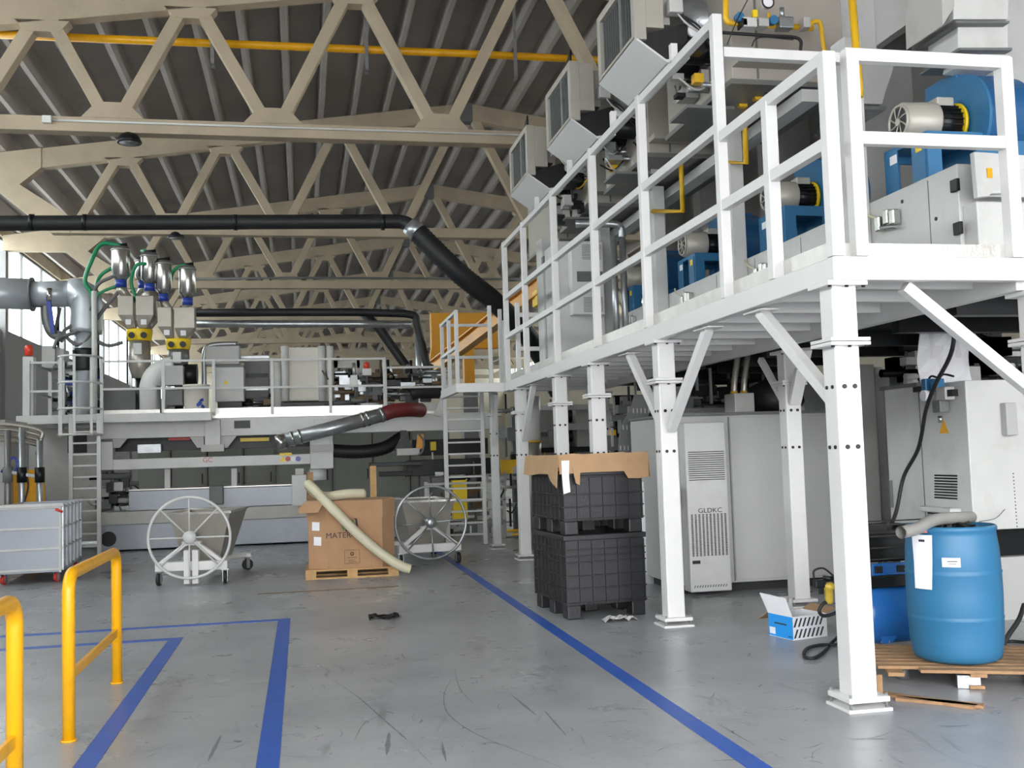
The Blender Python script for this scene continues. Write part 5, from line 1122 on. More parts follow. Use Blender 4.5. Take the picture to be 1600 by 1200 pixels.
hz_ = [f(1320, 985), G(1300, 1004, .02), G(1288, 1018, .014), G(1272, 1028, .014), G(1257, 1026, .014), G(1260, 1014, .014), G(1280, 1008, .014), G(1312, 1007, .014), G(1345, 1003, .014)]
tag(MB().tube(curve(hz_, 8), .013, 8).build('black_hose', 'black'), 'black air hose looping on the floor left of the nearest column', 'hose')
for i, (y_, lab) in enumerate(((1003, 'uppermost'), (1020, 'middle'), (1037, 'lowest'))):
    tag(MB().tube(curve([G(1566, y_+1, .015), G(1580, y_-1, .015), G(1605, y_+1, .015), G(1640, y_+4, .015)], 5), .013, 8).build('floor_cable', 'black'), 'black cable on the floor right of the blue drum, %s of three' % lab, 'cable')
tag(MB().tube(curve([PY(1600, 945, 7.6), PY(1592, 968, 7.5), PY(1576, 992, 7.35), G(1566, 1010, .015)], 6), .02, 8).build('slanting_cable', 'black'), 'thick black cable rising at the right edge behind the blue drum', 'cable')

# ------------------------------------------------------------------ blue white parts box
bx = thing('open_box', 'small open blue and white cardboard box with grey slanted print near the column', 'box', (0, 0, 0))
A_ = G(1240, 1001); B_ = G(1202, 992); C_ = G(1293, 994); v1 = Vector((B_-A_)[:]); v2 = Vector((C_-A_)[:]); hz0 = .19
def bp(u, v, z): q_ = A_+v1*u+v2*v; return Vector((q_.x, q_.y, z))
ORIG[bx.name] = Vector((0, 0, 0)); 
e = .03
sh = MB(); sh.add([bp(0,0,0), bp(1,0,0), bp(1,1,0), bp(0,1,0), bp(0,0,hz0), bp(1,0,hz0), bp(1,1,hz0), bp(0,1,hz0), bp(e,e,.01), bp(1-e,e,.01), bp(1-e,1-e,.01), bp(e,1-e,.01), bp(e,e,hz0), bp(1-e,e,hz0), bp(1-e,1-e,hz0), bp(e,1-e,hz0)],
   [(0,1,2,3),(0,1,5,4),(1,2,6,5),(2,3,7,6),(3,0,4,7),(8,9,10,11),(8,9,13,12),(9,10,14,13),(10,11,15,14),(11,8,12,15),(4,5,13,12),(5,6,14,13),(6,7,15,14),(7,4,12,15)])
sh.build('box_body', 'paper', bx)
nl = Vector((v1.y, -v1.x, 0)).normalized(); nl = nl if nl.y < 0 else -nl; nr = Vector((v2.y, -v2.x, 0)).normalized(); nr = nr if nr.y < 0 else -nr
def patch(u0, u1, z0, z1, side, m_, name, sk=0, off=.002):
    f_ = (lambda u: bp(u, 0, 0)) if side == 'l' else (lambda u: bp(0, u, 0)); n__ = nl if side == 'l' else nr
    P4 = [(f_(u0), z0), (f_(u1), z0), (f_(u1+sk), z1), (f_(u0+sk), z1)]; vs = [Vector((q_.x, q_.y, z))+n__*.0005 for q_, z in P4]+[Vector((q_.x, q_.y, z))+n__*off for q_, z in P4]
    return MB().add(vs, [(0,1,2,3),(7,6,5,4),(0,4,5,1),(1,5,6,2),(2,6,7,3),(3,7,4,0)]).build(name, m_, bx)
patch(0, 1, 0.004, hz0-.004, 'l', 'cyanprint', 'blue_side')
patch(.72, .95, .02, .075, 'l', 'paper', 'white_label', 0, .0035); patch(.25, .75, .11, .122, 'l', 'ink', 'printed_word', 0, .003); patch(.05, .2, .02, .027, 'l', 'ink', 'printed_word', 0, .003)
for j in range(2):
    for i in range(7): patch(.015+i*.125, .065+i*.125, .015+j*.09, .085+j*.09, 'r', 'ink', 'slanted_bar', .09)
o = MB().add([bp(0,0,hz0), bp(1,0,hz0), bp(1.15,-.12,hz0+.165), bp(.12,-.08,hz0+.15)], [(0,1,2,3)]).build('upright_flap', 'paper', bx); s_ = o.modifiers.new('t', 'SOLIDIFY'); s_.thickness = .004
o = MB().add([bp(1,0,hz0), bp(1,1,hz0), bp(1.5,1,hz0-.08), bp(1.5,0,hz0-.08)], [(0,1,2,3)]).build('side_flap', 'kraft', bx); s_ = o.modifiers.new('t', 'SOLIDIFY'); s_.thickness = .004
o = MB().add([bp(0,1,hz0), bp(1,1,hz0), bp(1,1.3,hz0+.04), bp(0,1.3,hz0+.04)], [(0,1,2,3)]).build('rear_flap', 'kraft', bx); s_ = o.modifiers.new('t', 'SOLIDIFY'); s_.thickness = .004
pg = thing('plastic_wrap', 'crumpled translucent wrap sticking out of the small blue and white box', 'plastic film', tuple(bp(.5, .3, .1)))
vs = []; rnd = random.Random(4)
for j in range(7):
    for i in range(10):
        a_ = 2*math.pi*i/10; r_ = (.06+.02*math.sin(a_*3+j))*(1 if j < 6 else .3)*(.7+.5*math.sin(j*.9)); c_ = bp(.55, .25+.02*j, .03+.048*j); vs.append(c_+Vector((r_*math.cos(a_), r_*math.sin(a_), rnd.uniform(-.015, .015))))
ORIG[pg.name] = Vector(tuple(bp(.5, .3, .1)))
MB().add(vs, [(j*10+i, j*10+(i+1) % 10, (j+1)*10+(i+1) % 10, (j+1)*10+i) for j in range(6) for i in range(10)]).build('film', 'plastic_film', pg)

# ------------------------------------------------------------------ blue drum on broken pallet
dx_, dy_ = PY(1492, 950, 6.38).x, 6.38; zb0 = .135
dr = thing('plastic_drum', 'big open blue plastic drum with a paper note, standing on a broken pallet', 'drum', (dx_, dy_, zb0))
k = .305
prof = [(.001, 0), (.24, 0), (.275, .02), (.285, .06), (.296, .14), (.302, .28), (.306, .29), (.300, .30), (.302, .31), (.306, .44), (.304, .575), (.309, .59), (.301, .60), (.303, .61), (.298, .74), (.286, .83), (.283, .855), (.292, .865), (.292, .885), (.284, .895), (.276, .895), (.27, .86), (.285, .7), (.285, .62)]
MB().lathe([(r_, zb0+z*1.0) for r_, z in prof], (dx_, dy_, 0), 56).build('shell', 'drum', dr)
MB().lathe([(.001, zb0+.80), (.27, zb0+.80)], (dx_, dy_, 0), 24).build('liner', 'black', dr)
def ondrum(ang, z0, z1, w_, m_, name, skew=0, off=.003, bulge=0):
    n_ = 6; vs = []
    for zi in range(3):
        z = z0+(z1-z0)*zi/2
        for i in range(n_+1):
            a_ = ang+w_*(i/n_-.5)*(1+.25*(zi/2) if bulge else 1); r_ = .309+off+(bulge*(1 if zi == 0 else .2)); vs.append((dx_+r_*math.cos(a_), dy_+r_*math.sin(a_), z))
    q_ = MB().add(vs, [(j*(n_+1)+i, j*(n_+1)+i+1, (j+1)*(n_+1)+i+1, (j+1)*(n_+1)+i) for j in range(2) for i in range(n_)]); o = q_.build(name, m_, dr)
    s_ = o.modifiers.new('t', 'SOLIDIFY'); s_.thickness = .0015; return o
va = math.atan2(-dy_, -dx_)   # direction towards the viewpoint side of the drum
ondrum(va-.62, zb0+.49, zb0+.845, .40, 'paper', 'paper_note', bulge=.012, off=.004); ondrum(va-.02, zb0+.64, zb0+.70, .36, 'paper', 'white_label')
ondrum(va-.60, zb0+.80, zb0+.815, .14, 'ink', 'note_print', off=.012); ondrum(va+.00, zb0+.674, zb0+.68, .2, 'ink', 'label_print', off=.0055); ondrum(va+.00, zb0+.66, zb0+.664, .16, 'ink', 'label_print', off=.0055)
MB().cbox((dx_+.3*math.cos(va-.60), dy_+.3*math.sin(va-.60), zb0+.875), (.05, .04, .035)).build('note_clip', 'inkred', dr, .004)
gh = PY(1408, 832, 6.02); ge = PY(1518, 808, 6.45); 
gp_ = curve([gh, PY(1432, 826, 6.1), PY(1462, 812, 6.25), ge], 8)
t = thing('grey_hose', 'short thick grey hose lying across the top of the blue drum', 'hose', tuple(gh))
q_ = MB(); q_.tube(gp_, .040, 20, caps=False); q_.tube(gp_, .034, 20, caps=False); o = q_.build('hose_body', 'greyhose', t)
q_ = MB(); rnd = random.Random(9)
dm_ = thing('drum_contents', 'dark scrap and fittings heaped in the mouth of the blue drum', 'scrap', (dx_, dy_, zb0+.8))
for i in range(26):
    a_ = rnd.uniform(0, 6.28); r_ = rnd.uniform(0, .2); c_ = Vector((dx_+.03+r_*math.cos(a_), dy_+r_*math.sin(a_), zb0+.83+rnd.uniform(0, .07))); q_.cbox(c_, (rnd.uniform(.04, .14), rnd.uniform(.03, .08), rnd.uniform(.02, .06)), rz=rnd.uniform(0, 3), ry=rnd.uniform(-.4, .4))
q_.build('scrap_heap', 'blackmetal', dm_)['kind'] = 'stuff'
# broken pallet
px_ = thing('broken_pallet', 'weathered broken wooden pallet under the blue drum', 'pallet', (0, 0, 0)); n_ = 0
for i in range(8):
    y_ = -.46+i*.115; MB().box(-.60 if i != 0 else -.35, .62, y_, y_+.085, .105, .125).build('top_board', 'oldwood', px_, .002)
for x_ in (-.55, -.05, .45): MB().box(x_, x_+.10, -.46, .44, .082, .1045).build('stringer', 'oldwood', px_)
for x_ in (-.05, .45):
    for y_ in (-.1, .3): MB().box(x_, x_+.1, y_, y_+.1, .021, .0815).build('block', 'oldwood', px_)
MB().box(-.12, .02, -.40, -.34, .0, .0815).build('metal_block', 'galv', px_); MB().cyl((-.42, -.12, 0), (-.42, -.12, .0815), .045, 18).build('steel_can', 'darkduct', px_)
for x_, rz in ((-.05, 0), (.45, 0)): MB().box(x_, x_+.09, -.42, .42, .0, .0205).build('bottom_board', 'oldwood', px_)
px_.location = (dx_+.08, dy_+.05, 0.003); px_.rotation_euler = (0, 0, math.radians(-24))
o = MB().cbox((0, 0, .01), (.85, .075, .018)).build('loose_board', 'oldwood'); p = G(1418, 1095); o.location = (p.x+.02, p.y+.05, .001); o.rotation_euler = (0, 0, math.radians(-55)); tag(o, 'loose pallet board on the floor in front of the drum, nearest the column', 'board', 'loose boards')
o = MB().cbox((0, 0, .01), (.5, .07, .018)).build('loose_board', 'oldwood'); p = G(1475, 1108); o.location = (p.x+.05, p.y+.12, .001); o.rotation_euler = (0, 0, math.radians(-42)); tag(o, 'loose pallet board on the floor below the drum, farther right than the other', 'board', 'loose boards')
o = MB().box(3.50, 3.54, 6.02, 6.22, 0, .15).build('wood_offcut', 'oldwood', bevel=.003); tag(o, 'upright piece of old pallet wood leaning right of the nearest column foot', 'board')
#==UPPER==
# ------------------------------------------------------------------ machine on the mezzanine
SX = 4.66; SZ = 3.59; SY0 = 6.56; SY1 = 17.0
hs = thing('dryer_casing', 'long light grey machine casing along the mezzanine walkway under the blue blowers', 'machine', (SX+1, 12, ZT))
MB().box(SX, 6.9, SY0, SY1, 2.74, SZ).build('casing', 'lgrey', hs, .008); MB().box(SX+.05, 6.85, SY0+.05, SY1-.05, 2.70, 2.74).build('underside_shade', 'black', hs)  # black sheet puts the shade under the pale casing into colour
for i in range(9): MB().box(4.9+.2*(i % 3), 6.6, 7.0+i*1.1, 7.12+i*1.1, 2.55, 2.70).build('dark_cross_member', 'blackmetal', hs)
for i in range(10):
    y_ = SY0+.35+i*1.02; MB().box(SX-.003, SX+.001, y_, y_+.008, ZT+.05, SZ-.03).build('panel_seam', 'dgrey', hs)
for (x_, y_) in ((1355, 355), (1495, 290), (1500, 357), (1463, 342), (1410, 315)):
    a = PX(x_, y_, SX)
    if x_ in (1463, 1410): MB().cyl((SX-.006, a.y, a.z), (SX, a.y, a.z), .015, 10).build('bolt', 'blackmetal', hs)
    else: MB().box(SX-.03, SX, a.y-.04, a.y+.04, a.z-.045, a.z+.045).build('hinge', 'blackmetal', hs, .004)
# end face with covers
e_ = lambda x, y: PY(x, y, SY0-.01)
a = e_(1505, 322); b_ = e_(1640, 385); MB().box(a.x, b_.x, SY0-.16, SY0-.001, ZT+.01, a.z).build('lower_cover', 'lgrey', hs, .01)
ps = [e_(1493, 250), e_(1583, 256), e_(1541, 313), e_(1519, 314), e_(1517, 318), e_(1499, 320)]
MB().prism([(p.x, p.z) for p in ps], 'y', SY0-.22, SY0-.17).build('angled_cover', 'lgrey', hs, .006)
a = e_(1600, 262); MB().box(e_(1510, 330).x, a.x+.5, SY0-.165, SY0-.12, e_(1510, 315).z, SZ+.02).build('end_plate', 'lgrey', hs)
a = PY(1547, 270, SY0-.23); MB().box(a.x-.02, a.x+.02, SY0-.228, SY0-.2205, a.z-.035, a.z+.035).build('yellow_tag', 'yellow', hs)
def valve_cluster(px, py, nm):
    a = PX(px, py, SX-.05); t = thing('valve_cluster', nm, 'valve', tuple(a), 'silver valve clusters on the machine casing')
    for dy_, dz in ((0, .03), (.12, .0), (-.09, .01)): MB().cbox(a+Vector((.012, dy_, dz)), (.07, .07, .12)).build('valve_body', 'steel', t, .01)
    MB().cyl(a+Vector((-.01, -.14, -.08)), a+Vector((-.01, .16, -.02)), .012, 8).build('link_tube', 'galv', t)
    MB().tube(curve([a+Vector((0, .15, .05)), a+Vector((-.02, .28, .12)), a+Vector((.02, .42, .2))], 5), .01, 6).build('pale_hose', 'hose', t)
valve_cluster(1386, 345, 'silver valve cluster on the grey casing nearest the mezzanine corner')
valve_cluster(1190, 425, 'silver valve cluster on the grey casing, second from the mezzanine corner')
valve_cluster(1072, 468, 'silver valve cluster on the grey casing, third from the mezzanine corner')
valve_cluster(985, 503, 'silver valve cluster on the grey casing, farthest from the mezzanine corner')
# blowers
def blower():
    t = thing('blower', '', 'blower', (4.8, 7.37, SZ+.001), 'blue blowers with grey motors')
    x0, y0, z0 = 4.8, 7.37, 4.16
    m_ = MB().lathe([(.125, x0-.06), (.155, x0-.04), (.165, x0+.22), (.165, x0+.23)], (0, y0, z0), 32, 'x'); ml = m_.build('fan_cowl', 'motor', t)
    MB().cyl((x0-.058, y0, z0), (x0-.064, y0, z0), .115, 24).build('cowl_opening', 'black', ml)
    MB().torus((x0-.062, y0, z0), .13, .012, 'x', 28, 6).build('guard_ring', 'motor', ml)
    for i in range(8):
        a_ = i*math.pi/4; MB().tube([(x0-.068, y0+.03*math.cos(a_), z0+.03*math.sin(a_)), (x0-.068, y0+.08*math.cos(a_+.35), z0+.08*math.sin(a_+.35)), (x0-.068, y0+.128*math.cos(a_+.5), z0+.128*math.sin(a_+.5))], .006, 6).build('guard_spoke', 'motor', ml)
    MB().cyl((x0-.075, y0, z0), (x0-.06, y0, z0), .03, 14).build('guard_hub', 'motor', ml)
    mb_ = MB().cyl((x0+.23, y0, z0), (x0+.43, y0, z0), .13, 28)
    for i in range(20): a_ = i*math.pi/10; mb_.bar((x0+.235, y0+.135*math.cos(a_), z0+.135*math.sin(a_)), (x0+.425, y0+.135*math.cos(a_), z0+.135*math.sin(a_)), .008, .03, (0, math.cos(a_), math.sin(a_)))
    mb_.build('motor_body', 'blackmetal', t)
    MB().box(x0+.25, x0+.40, y0-.07, y0+.07, z0+.12, z0+.20).build('terminal_box', 'motor', t, .01)
    MB().cyl((x0+.43, y0, z0), (x0+.455, y0, z0), .165, 24).build('yellow_ring', 'bright_yellow', t)
    # volute
    poly = [(y0+.0, z0+.42), (y0+.40, z0+.42), (y0+.42, z0+.02)]
    for i in range(1, 37): a_ = -i*2*math.pi*.75/36; r_ = .42-.07*i/36; poly.append((y0+r_*math.cos(a_), z0+.02+r_*math.sin(a_)))
    MB().prism(poly, 'x', x0+.50, x0+.90).build('volute', 'blue', t, .01)
    MB().prism([(y0+(p[0]-y0)*1.05, z0+(p[1]-z0)*1.05) for p in poly], 'x', x0+.475, x0+.50).build('side_flange', 'blue2', t)
    mt = MB(); mt.box(x0-.02, x0+1.0, y0-.30, y0+.30, z0-.20, z0-.16); mt.build('mounting_plate', 'blue2', t)
    for (ya_, yb_) in ((y0-.30, y0-.27), (y0+.27, y0+.30)):
        MB().box(x0-.02, x0+.1, ya_, yb_, SZ, z0-.20).build('frame_leg', 'blue2', t); MB().box(x0+.4, x0+.98, ya_, yb_, SZ, z0-.20).build('frame_plate', 'blue2', t)
        MB().box(x0+.1, x0+.4, ya_, yb_, SZ, SZ+.09).build('frame_plate', 'blue2', t); MB().box(x0+.1, x0+.4, ya_, yb_, z0-.26, z0-.20).build('frame_plate', 'blue2', t)
    MB().box(x0-.03, x0-.0205, y0-.27, y0-.10, SZ, z0-.20).build('front_leg', 'blue2', t); MB().box(x0-.03, x0-.0205, y0+.10, y0+.27, SZ, z0-.20).build('front_leg', 'blue2', t)
    MB().box(x0-.034, x0-.031, y0-.24, y0-.16, z0-.30, z0-.23).build('yellow_sticker', 'bright_yellow', t); MB().box(x0-.034, x0-.031, y0-.40+.5, y0-.3+.5, z0-.30, z0-.23).build('pale_sticker', 'paper', t)
    return t
b0 = blower()
for i in range(4):
    b_ = b0 if i == 0 else copy_tree(b0)
    if i: b_.location.y = 7.37+2.42*i
    b_['label'] = 'blue blower with grey ribbed motor on the machine casing, %s' % ['nearest the corner of the mezzanine', 'second from the mezzanine corner', 'third from the mezzanine corner', 'farthest from the mezzanine corner'][i]
# upper housing panels between blowers and wall behind
uh = thing('dryer_housing', 'tall pale machine housing rising behind and above the blowers', 'machine', (6.6, 12, SZ))
for i in range(5):
    MB().box(6.25, 6.9, 8.0+2.42*i, 8.3+2.42*i, SZ, 6.9).build('upright', 'lgrey', uh, .006)
MB().box(6.9, 7.1, 7.0, 19, ZT, 7.4).build('back_wall', 'mgrey', uh)
for i in range(4): MB().box(4.50, 4.655, 7.72+2.42*i, 7.95+2.42*i, ZT+.01, 5.0).build('front_upright', 'lgrey', uh, .006)
MB().box(4.72, 4.9, 8.9, 17.0, 4.86, 4.98).build('top_rail', 'lgrey', uh)
# upper hoods over the walkway
def hood():
    t = thing('dryer_hood', '', 'hood', (4.7, 9.0, 5.06), 'hoods above the mezzanine walkway')
    x0 = PY(1128, 60, 9.2).x; x1 = PY(1300, 60, 9.2).x
    MB().box(x0, x1, 9.0, 10.75, 5.08, 6.9).build('casing', 'brownpanel', t, .01)
    MB().box(x0-.03, x1+.02, 8.97, 10.78, 5.03, 5.08).build('bottom_tray', 'darkduct', t)
    MB().box(x0+.25, x0+.27, 8.99, 9.0, 5.1, 6.9).build('seam', 'dgrey', t)
    MB().box(x0, x1-.15, 8.8, 9.0, 5.20, 5.26).build('shelf', 'brownpanel', t)
    MB().box(x1, x1+.55, 9.3, 10.6, 5.5, 6.9).build('side_box', 'lgrey', t, .01)
    return t
h0 = hood()
for i in range(4):
    hh = h0 if i == 0 else copy_tree(h0)
    if i: hh.location.y = 9.0+2.42*i
    hh['label'] = 'warm grey dryer hood with dark underside above the walkway, %s' % ['behind the gas fittings', 'second from camera', 'third from camera', 'farthest'][i]
# intake boxes
def intake():
    Xg = 3.2; y0 = 9.26; y1 = 10.5; z0 = 5.54; z1 = z0+.72
    t = thing('air_intake', '', 'air intake', (Xg, y0, z0), 'square air intakes above the guard rail')
    f_ = MB()
    for b_ in ((y0, y0+.10, z0, z1), (y1-.10, y1, z0, z1), (y0+.1, y1-.1, z0, z0+.06), (y0+.1, y1-.1, z1-.08, z1)): f_.box(Xg, Xg+.12, *b_)
    f_.build('frame', 'motor', t, .005)
    MB().box(Xg+.05, Xg+.10, y0+.1, y1-.1, z0+.06, z1-.08).build('dark_filter', 'blackmetal', t)
    for i in range(14): y_ = y0+.13+i*(y1-y0-.26)/13; MB().box(Xg+.035, Xg+.05, y_-.006, y_+.006, z0+.06, z1-.08).build('grille_bar', 'dgrey', t)
    MB().box(Xg+.01, Xg+.05, y0+.42, y0+.50, z0+.06, z1-.08).build('centre_bar', 'galv', t)
    MB().box(Xg+.12, Xg+.30, y0, y1, z0+.12, z1-.02).build('box_body', 'motor', t, .005)
    MB().prism([(Xg, z0), (Xg+.32, z0-.22), (Xg+.55, z0-.17), (Xg+.55, z0-.15), (Xg+.31, z0-.19), (Xg+.0, z0+.025)], 'y', y0, y1).build('sloping_base', 'white', t)
    MB().prism([(Xg+.02, z0+.03), (Xg+.32, z0-.18), (Xg+.55, z0-.14), (Xg+.55, z0+.2), (Xg+.3, z0+.12)], 'y', y0+.04, y1-.04).build('dark_interior', 'black', t)
    MB().cyl((Xg+.35, y0+.25, z0+.02), (Xg+1.3, y0+.25, z0-.02), .13, 20).build('motor_pipe', 'blackmetal', t); MB().cyl((Xg+.35, y0+.65, z0+.05), (Xg+1.3, y0+.65, z0+.05), .16, 20).build('motor_pipe', 'blackmetal', t)
    MB().box(Xg+.30, Xg+.42, y0+.15, y0+.5, z0+.22, z1-.05).build('bracket_plate', 'mgrey', t, .005)
    MB().box(Xg+.36, Xg+.5, y0-.02, y0+.1, z0+.28, z0+.42).build('small_box', 'lgrey', t, .01)
    MB().cyl((Xg+.62, y0+.0, z0+.12), (Xg+.62, y0+.04, z0+.12), .07, 20).build('gauge', 'paper', t)
    MB().cyl((Xg+.6, y0+.5, z0+.4), (Xg+1.4, y0+.5, z0+.4), .26, 24).build('burner_body', 'galv', t)
    MB().prism([(y0+.02, z1), (y0+.02, z1+.14), (y0+.30, z1)], 'x', Xg+.02, Xg+.04).build('corner_plate', 'blackmetal', t)
    for k_ in range(3): MB().tube(curve([(Xg+.45, y0+.04, z0+.3), (Xg+.55+.05*k_, y0-.02, z0+.15), (Xg+.8, y0, z0+.05-.05*k_), (Xg+1.1, y0+.05, z0+.02)], 5), .010, 6).build('cable', 'lgrey' if k_ == 0 else 'black', t)
    return t
i0 = intake()
for i in range(3):
    ii = i0 if i == 0 else copy_tree(i0)
    if i: ii.location.y = 9.26+2.42*i
    ii['label'] = 'grey air intake with dark grille above the rail, %s' % ['nearest one cut by the top edge', 'middle of the three', 'farthest of the three'][i]
for i in range(3):
    y_ = 9.4+2.42*i
    rnd = random.Random(50+i); t = thing('burner_fittings', 'tangle of cables and small fittings above the rail beside %s' % ['the nearest air intake', 'the middle air intake', 'the farthest air intake'][i], 'fittings', (4.0, y_, 5.2)); B = {c: MB() for c in ('blackmetal', 'galv', 'mgrey', 'gasyellow')}
    for k_ in range(46):
        c = rnd.choice(('blackmetal', 'blackmetal', 'galv', 'mgrey', 'gasyellow')) if k_ % 9 else 'galv'; a = Vector((rnd.uniform(3.75, 4.5), y_+rnd.uniform(-.3, .7), rnd.uniform(5.0, 5.75))); r_ = rnd.random()
        if r_ < .4: B[c].cbox(a, (rnd.uniform(.05, .2), rnd.uniform(.05, .2), rnd.uniform(.04, .15)))
        elif r_ < .7: B[c].cyl(a, a+Vector((rnd.uniform(.1, .3), 0, 0)), rnd.uniform(.012, .05), 10)
        else: e2_ = a+Vector((rnd.uniform(-.4, .4), rnd.uniform(-.1, .1), rnd.uniform(-.2, .1))); B[c].tube(curve([a, (a+e2_)/2+Vector((0, 0, -.12)), e2_], 5), .011, 6)
    for c, nm in (('blackmetal', 'black_fittings'), ('galv', 'bright_fittings'), ('mgrey', 'pale_fittings'), ('gasyellow', 'yellow_fittings')): B[c].build(nm, c, t)['kind'] = 'stuff'
    MB().box(3.8, 4.3, y_+.1, y_+.6, 4.97, 5.0).build('support_tray', 'darkduct', t)
# gas train in front of the nearest hood
g = lambda x, y, dy=0: PY(x, y, 8.7+dy)
gt_ = thing('gas_train', 'yellow gas pipes with valves and round gauge in front of the nearest hood', 'pipework', tuple(g(1210, 60)))
MB().tube([g(1134, -60), g(1134, 28)]+curve([g(1134, 28), g(1137, 34), g(1144, 36)], 4)[1:]+[g(1270, 44)], .028, 12).build('main_pipe', 'gasyellow', gt_)
MB().tube(curve([g(1262, 44), g(1268, 36), g(1279, 34), g(1283, 44), g(1285, 60), g(1290, 90)], 6), .022, 10).build('bend_pipe', 'gasyellow', gt_)
for px, w_, h_, c in ((1168, .14, .09, 'lgrey'), (1190, .10, .08, 'mgrey'), (1225, .14, .11, 'galv'), (1257, .07, .1, 'mgrey'), (1160, .06, .08, 'blackmetal')):
    a = g(px, 38, -.05); MB().cbox(a, (w_, .12, h_)).build('valve_body', c, gt_, .01)
for px, py, c in ((1157, 25, 'blue2'), (1210, 30, 'blue2')): a = g(px, py, -.1); MB().cyl(a, a+Vector((0, .06, 0)), .04, 18).build('round_switch', c, gt_)
for px in (1178, 1201): MB().cyl(g(px, 40), g(px, 20), .014, 8).build('riser', 'gasyellow', gt_)
a = g(1200, 3, -.05); MB().cyl(a, a+Vector((0, .04, 0)), .055, 24).build('gauge', 'paper', gt_); MB().torus(a, .056, .008, 'y', 24, 6).build('gauge_ring', 'black', gt_)
a = g(1179, 22, -.1); MB().cbox(a, (.05, .05, .07)).build('actuator', 'bright_yellow', gt_, .008); a = g(1222, 24, -.06); MB().cyl(a-Vector((0, 0, .02)), a+Vector((0, 0, .07)), .022, 10).build('bonnet', 'galv', gt_)
MB().tube(curve([g(1116, 50), g(1160, 53), g(1200, 56), g(1247, 60), g(1251, 80)], 6), .016, 8).build('black_conduit', 'black', gt_)
MB().tube(curve([g(1136, 70), g(1150, 35, -.1), g(1168, 0, -.1)], 6), .005, 6).build('thin_cable', 'black', gt_); MB().tube(curve([g(1175, 72), g(1180, 62), g(1195, 58), g(1240, 62)], 6), .006, 6).build('thin_cable', 'black', gt_)
def ypipe(label, pts, r_=.035): return tag(MB().tube(pts, r_, 12).build('gas_branch_pipe', 'gasyellow'), label, 'pipe', 'yellow gas branch pipes')
ypipe('thick yellow gas pipe coming down from the top edge right of the gauges', [PY(1328, -40, 7.6), PY(1343, 140, 7.6), PY(1343, 152, 7.6)], .032)
X4 = 4.55
ypipe('yellow gas pipe turning left behind the tall rail, nearer of the two bends', [PX(1160, 110, X4), PX(1166, 255, X4), PX(1120, 252, X4-.05)], .03)
ypipe('yellow gas pipe turning left behind the tall rail, farther of the two bends', [PX(1062, 215, X4), PX(1067, 330, X4), PX(1020, 330, X4-.05)], .03)
# sheet metal ducts top right
q2 = lambda x, y, Y: PY(x, y, Y)
fd = thing('funnel_duct', 'large pale sheet metal funnel narrowing downwards behind the yellow gas pipe', 'duct', tuple(q2(1365, 165, 9.6)))
def pr4(pts, Y, d, mm, nm, t): return MB().prism([(q2(x, y, Y).x, q2(x, y, Y).z) for x, y in pts], 'y', Y, Y+d).build(nm, mm, t, .005)
pr4([(1335, -60), (1480, -60), (1440, 22), (1365, 75), (1335, 80)], 9.4, 1.2, 'lgrey', 'upper_funnel', fd)
pr4([(1338, 84), (1400, 95), (1378, 163), (1340, 162)], 9.5, .8, 'lgrey', 'lower_funnel', fd)
pr4([(1338, 165), (1385, 166), (1385, 172), (1338, 171)], 9.4, .9, 'galv', 'flange', fd)
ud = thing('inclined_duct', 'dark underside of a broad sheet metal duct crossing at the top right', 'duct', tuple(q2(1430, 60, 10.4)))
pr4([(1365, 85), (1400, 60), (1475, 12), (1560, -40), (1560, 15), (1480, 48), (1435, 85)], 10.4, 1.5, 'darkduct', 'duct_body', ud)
sd = thing('square_duct', 'upright square sheet metal duct with flange joints above the nearest blue blower', 'duct', tuple(q2(1535, 100, 9.1)))
pr4([(1497, 75), (1497, 34), (1525, 30), (1575, 34), (1575, 96), (1530, 84)], 7.05, .4, 'lgrey', 'duct_run', sd)
pr4([(1490, 30), (1490, -60), (1580, -60), (1575, 30)], 7.0, .5, 'lgrey', 'upper_run', sd)
pr4([(1494, 36), (1494, 32), (1578, 32), (1578, 36)], 6.97, .55, 'dgrey', 'flange', sd); pr4([(1500, 78), (1500, 74), (1582, 74), (1582, 79)], 6.97, .55, 'dgrey', 'flange', sd)
pr4([(1470, -60), (1492, -60), (1492, 10), (1473, 40)], 7.0, .5, 'mgrey', 'side_panel', sd)
pr4([(1508, 96), (1512, 80), (1574, 80), (1574, 100)], 7.1, .3, 'white', 'fabric_sleeve', sd)
# far part of the mezzanine: cabinets and pipes
k_ = lambda x, y, Y=14.6: PY(x, y, Y)
t = thing('cooling_cabinet', 'pale cabinet with louvres and grey band standing on the far part of the mezzanine', 'cabinet', (k_(905, 500).x, 14.8, ZT+.005))
a = k_(878, 540); b_ = k_(945, 374); MB().box(a.x, b_.x, 14.75, 15.5, ZT+.005, b_.z).build('body', 'lgrey', t, .01)
a = k_(894, 492); b_ = k_(940, 378); MB().box(a.x, b_.x, 14.55, 14.75, a.z, b_.z).build('cooling_unit', 'white', t, .01)
for i in range(10):
    for y0_ in (384, 466): z = k_(910, y0_+i*2.4).z; MB().box(k_(908, 400).x, b_.x-.03, 14.544, 14.551, z-.004, z+.004).build('louvre', 'dgrey', t)
MB().box(k_(900, 430).x, b_.x-.02, 14.54, 14.551, k_(900, 441).z, k_(900, 425).z).build('grey_band', 'dgrey', t)
t = thing('socket_cabinet', 'narrow pale cabinet with small sockets on the mezzanine near the orange hoist', 'cabinet', (k_(862, 500, 15.6).x, 15.6, ZT+.005))
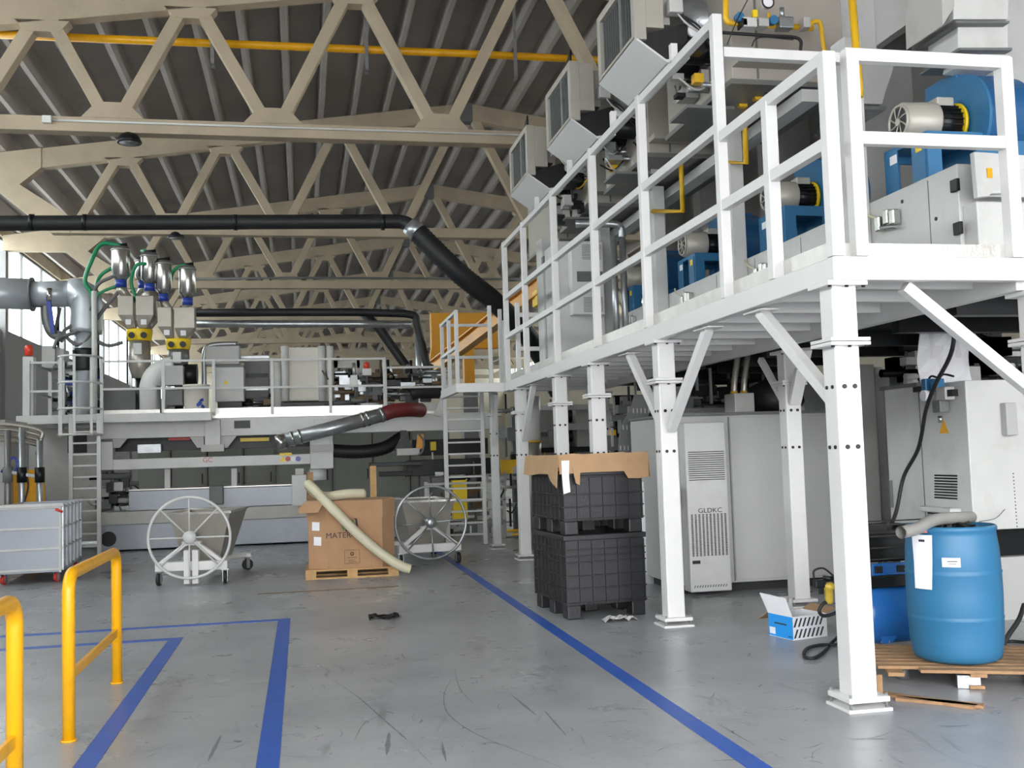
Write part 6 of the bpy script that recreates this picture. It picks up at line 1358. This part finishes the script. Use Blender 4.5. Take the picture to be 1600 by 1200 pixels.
a = k_(852, 560, 15.7); b_ = k_(874, 372, 15.7); MB().box(a.x, b_.x, 15.7, 16.1, ZT+.005, b_.z).build('body', 'lgrey', t, .01); MB().cbox(k_(852, 410, 15.65), (.1, .12, .18)).build('dark_switch', 'dgrey', t, .01)
for i in range(3):
    for j in range(2): a = k_(857+8*j, 440+9*i, 15.68); MB().cyl(a, a+Vector((0, .03, 0)), .022, 10).build('socket', 'dgrey', t)
t = thing('riser_pipes', 'pair of galvanised pipes rising from the mezzanine between the pale cabinets and the blowers', 'pipe', (k_(965, 500, 13.4).x, 13.4, ZT+.005))
for px in (958, 972): 
    a = k_(px, 370, 13.4); MB().cyl((a.x, 13.4, ZT+.005), (a.x, 13.4, a.z), .045, 12).build('riser', 'galv', t)
MB().tube(curve([k_(972, 372, 13.4), k_(970, 356, 13.4), k_(955, 350, 13.4), k_(900, 350, 13.6)], 6), .05, 12).build('top_bend', 'galv', t)
xx = MX0+.05
rail_panel('white guard rail across the far end of the mezzanine behind the tall rail', [(xx+.15, 16.05, ZR, 4.0), (4.5, 16.05, ZR, 4.0)], [((xx+.15, 16.05, k_(830, 492, 16.05).z), (4.5, 16.05, k_(830, 492, 16.05).z)), ((xx+.15, 16.05, k_(830, 545, 16.05).z), (4.5, 16.05, k_(830, 545, 16.05).z))], w_=.07)

# ------------------------------------------------------------------ machines seen low between the far columns
wu = thing('winding_unit', 'pale winding machine with dark rollers seen between the far columns under the mezzanine', 'machine', (PY(900, 800, 19.5).x, 20, 0))
u_ = lambda x, y, Y=19.5: PY(x, y, Y)
for px0, px1, top, mm_ in ((846, 872, 640, 'mgrey'), (902, 930, 615, 'mgrey'), (948, 962, 620, 'lgrey'), (990, 1004, 622, 'mgrey')):
    a = u_(px0, 700); b_ = u_(px1, 700); MB().box(a.x, b_.x, 19.5, 21.5, 0, min(2.5, u_(px0, top).z)).build('side_frame', mm_, wu, .01)
for y_, th, mm_ in ((634, .10, 'lgrey'), (664, .12, 'cabgrey'), (700, .10, 'blackmetal'), (735, .16, 'blackmetal'), (775, .1, 'mgrey'), (815, .16, 'blackmetal')):
    a = u_(835, y_); b_ = u_(1015, y_); MB().box(a.x, b_.x, 19.3, 19.48, a.z-th, a.z).build('cross_beam', mm_, wu, .006)
for y_, rr_ in ((650, .14), (682, .12), (718, .16), (755, .14), (795, .16)):
    a = u_(850, y_, 19.9); b_ = u_(1010, y_, 19.9); MB().cyl((a.x, 19.9, a.z), (b_.x, 19.9, a.z), rr_, 18).build('roller', 'blackmetal', wu)
MB().box(u_(835, 700).x, u_(1015, 700).x+.6, 21.6, 21.8, 0, 2.6).build('back_plate', 'dgrey', wu)
a = u_(868, 622); MB().cbox((a.x, 19.2, a.z-.1), (.14, .1, .14)).build('red_switch', 'red', wu, .01)
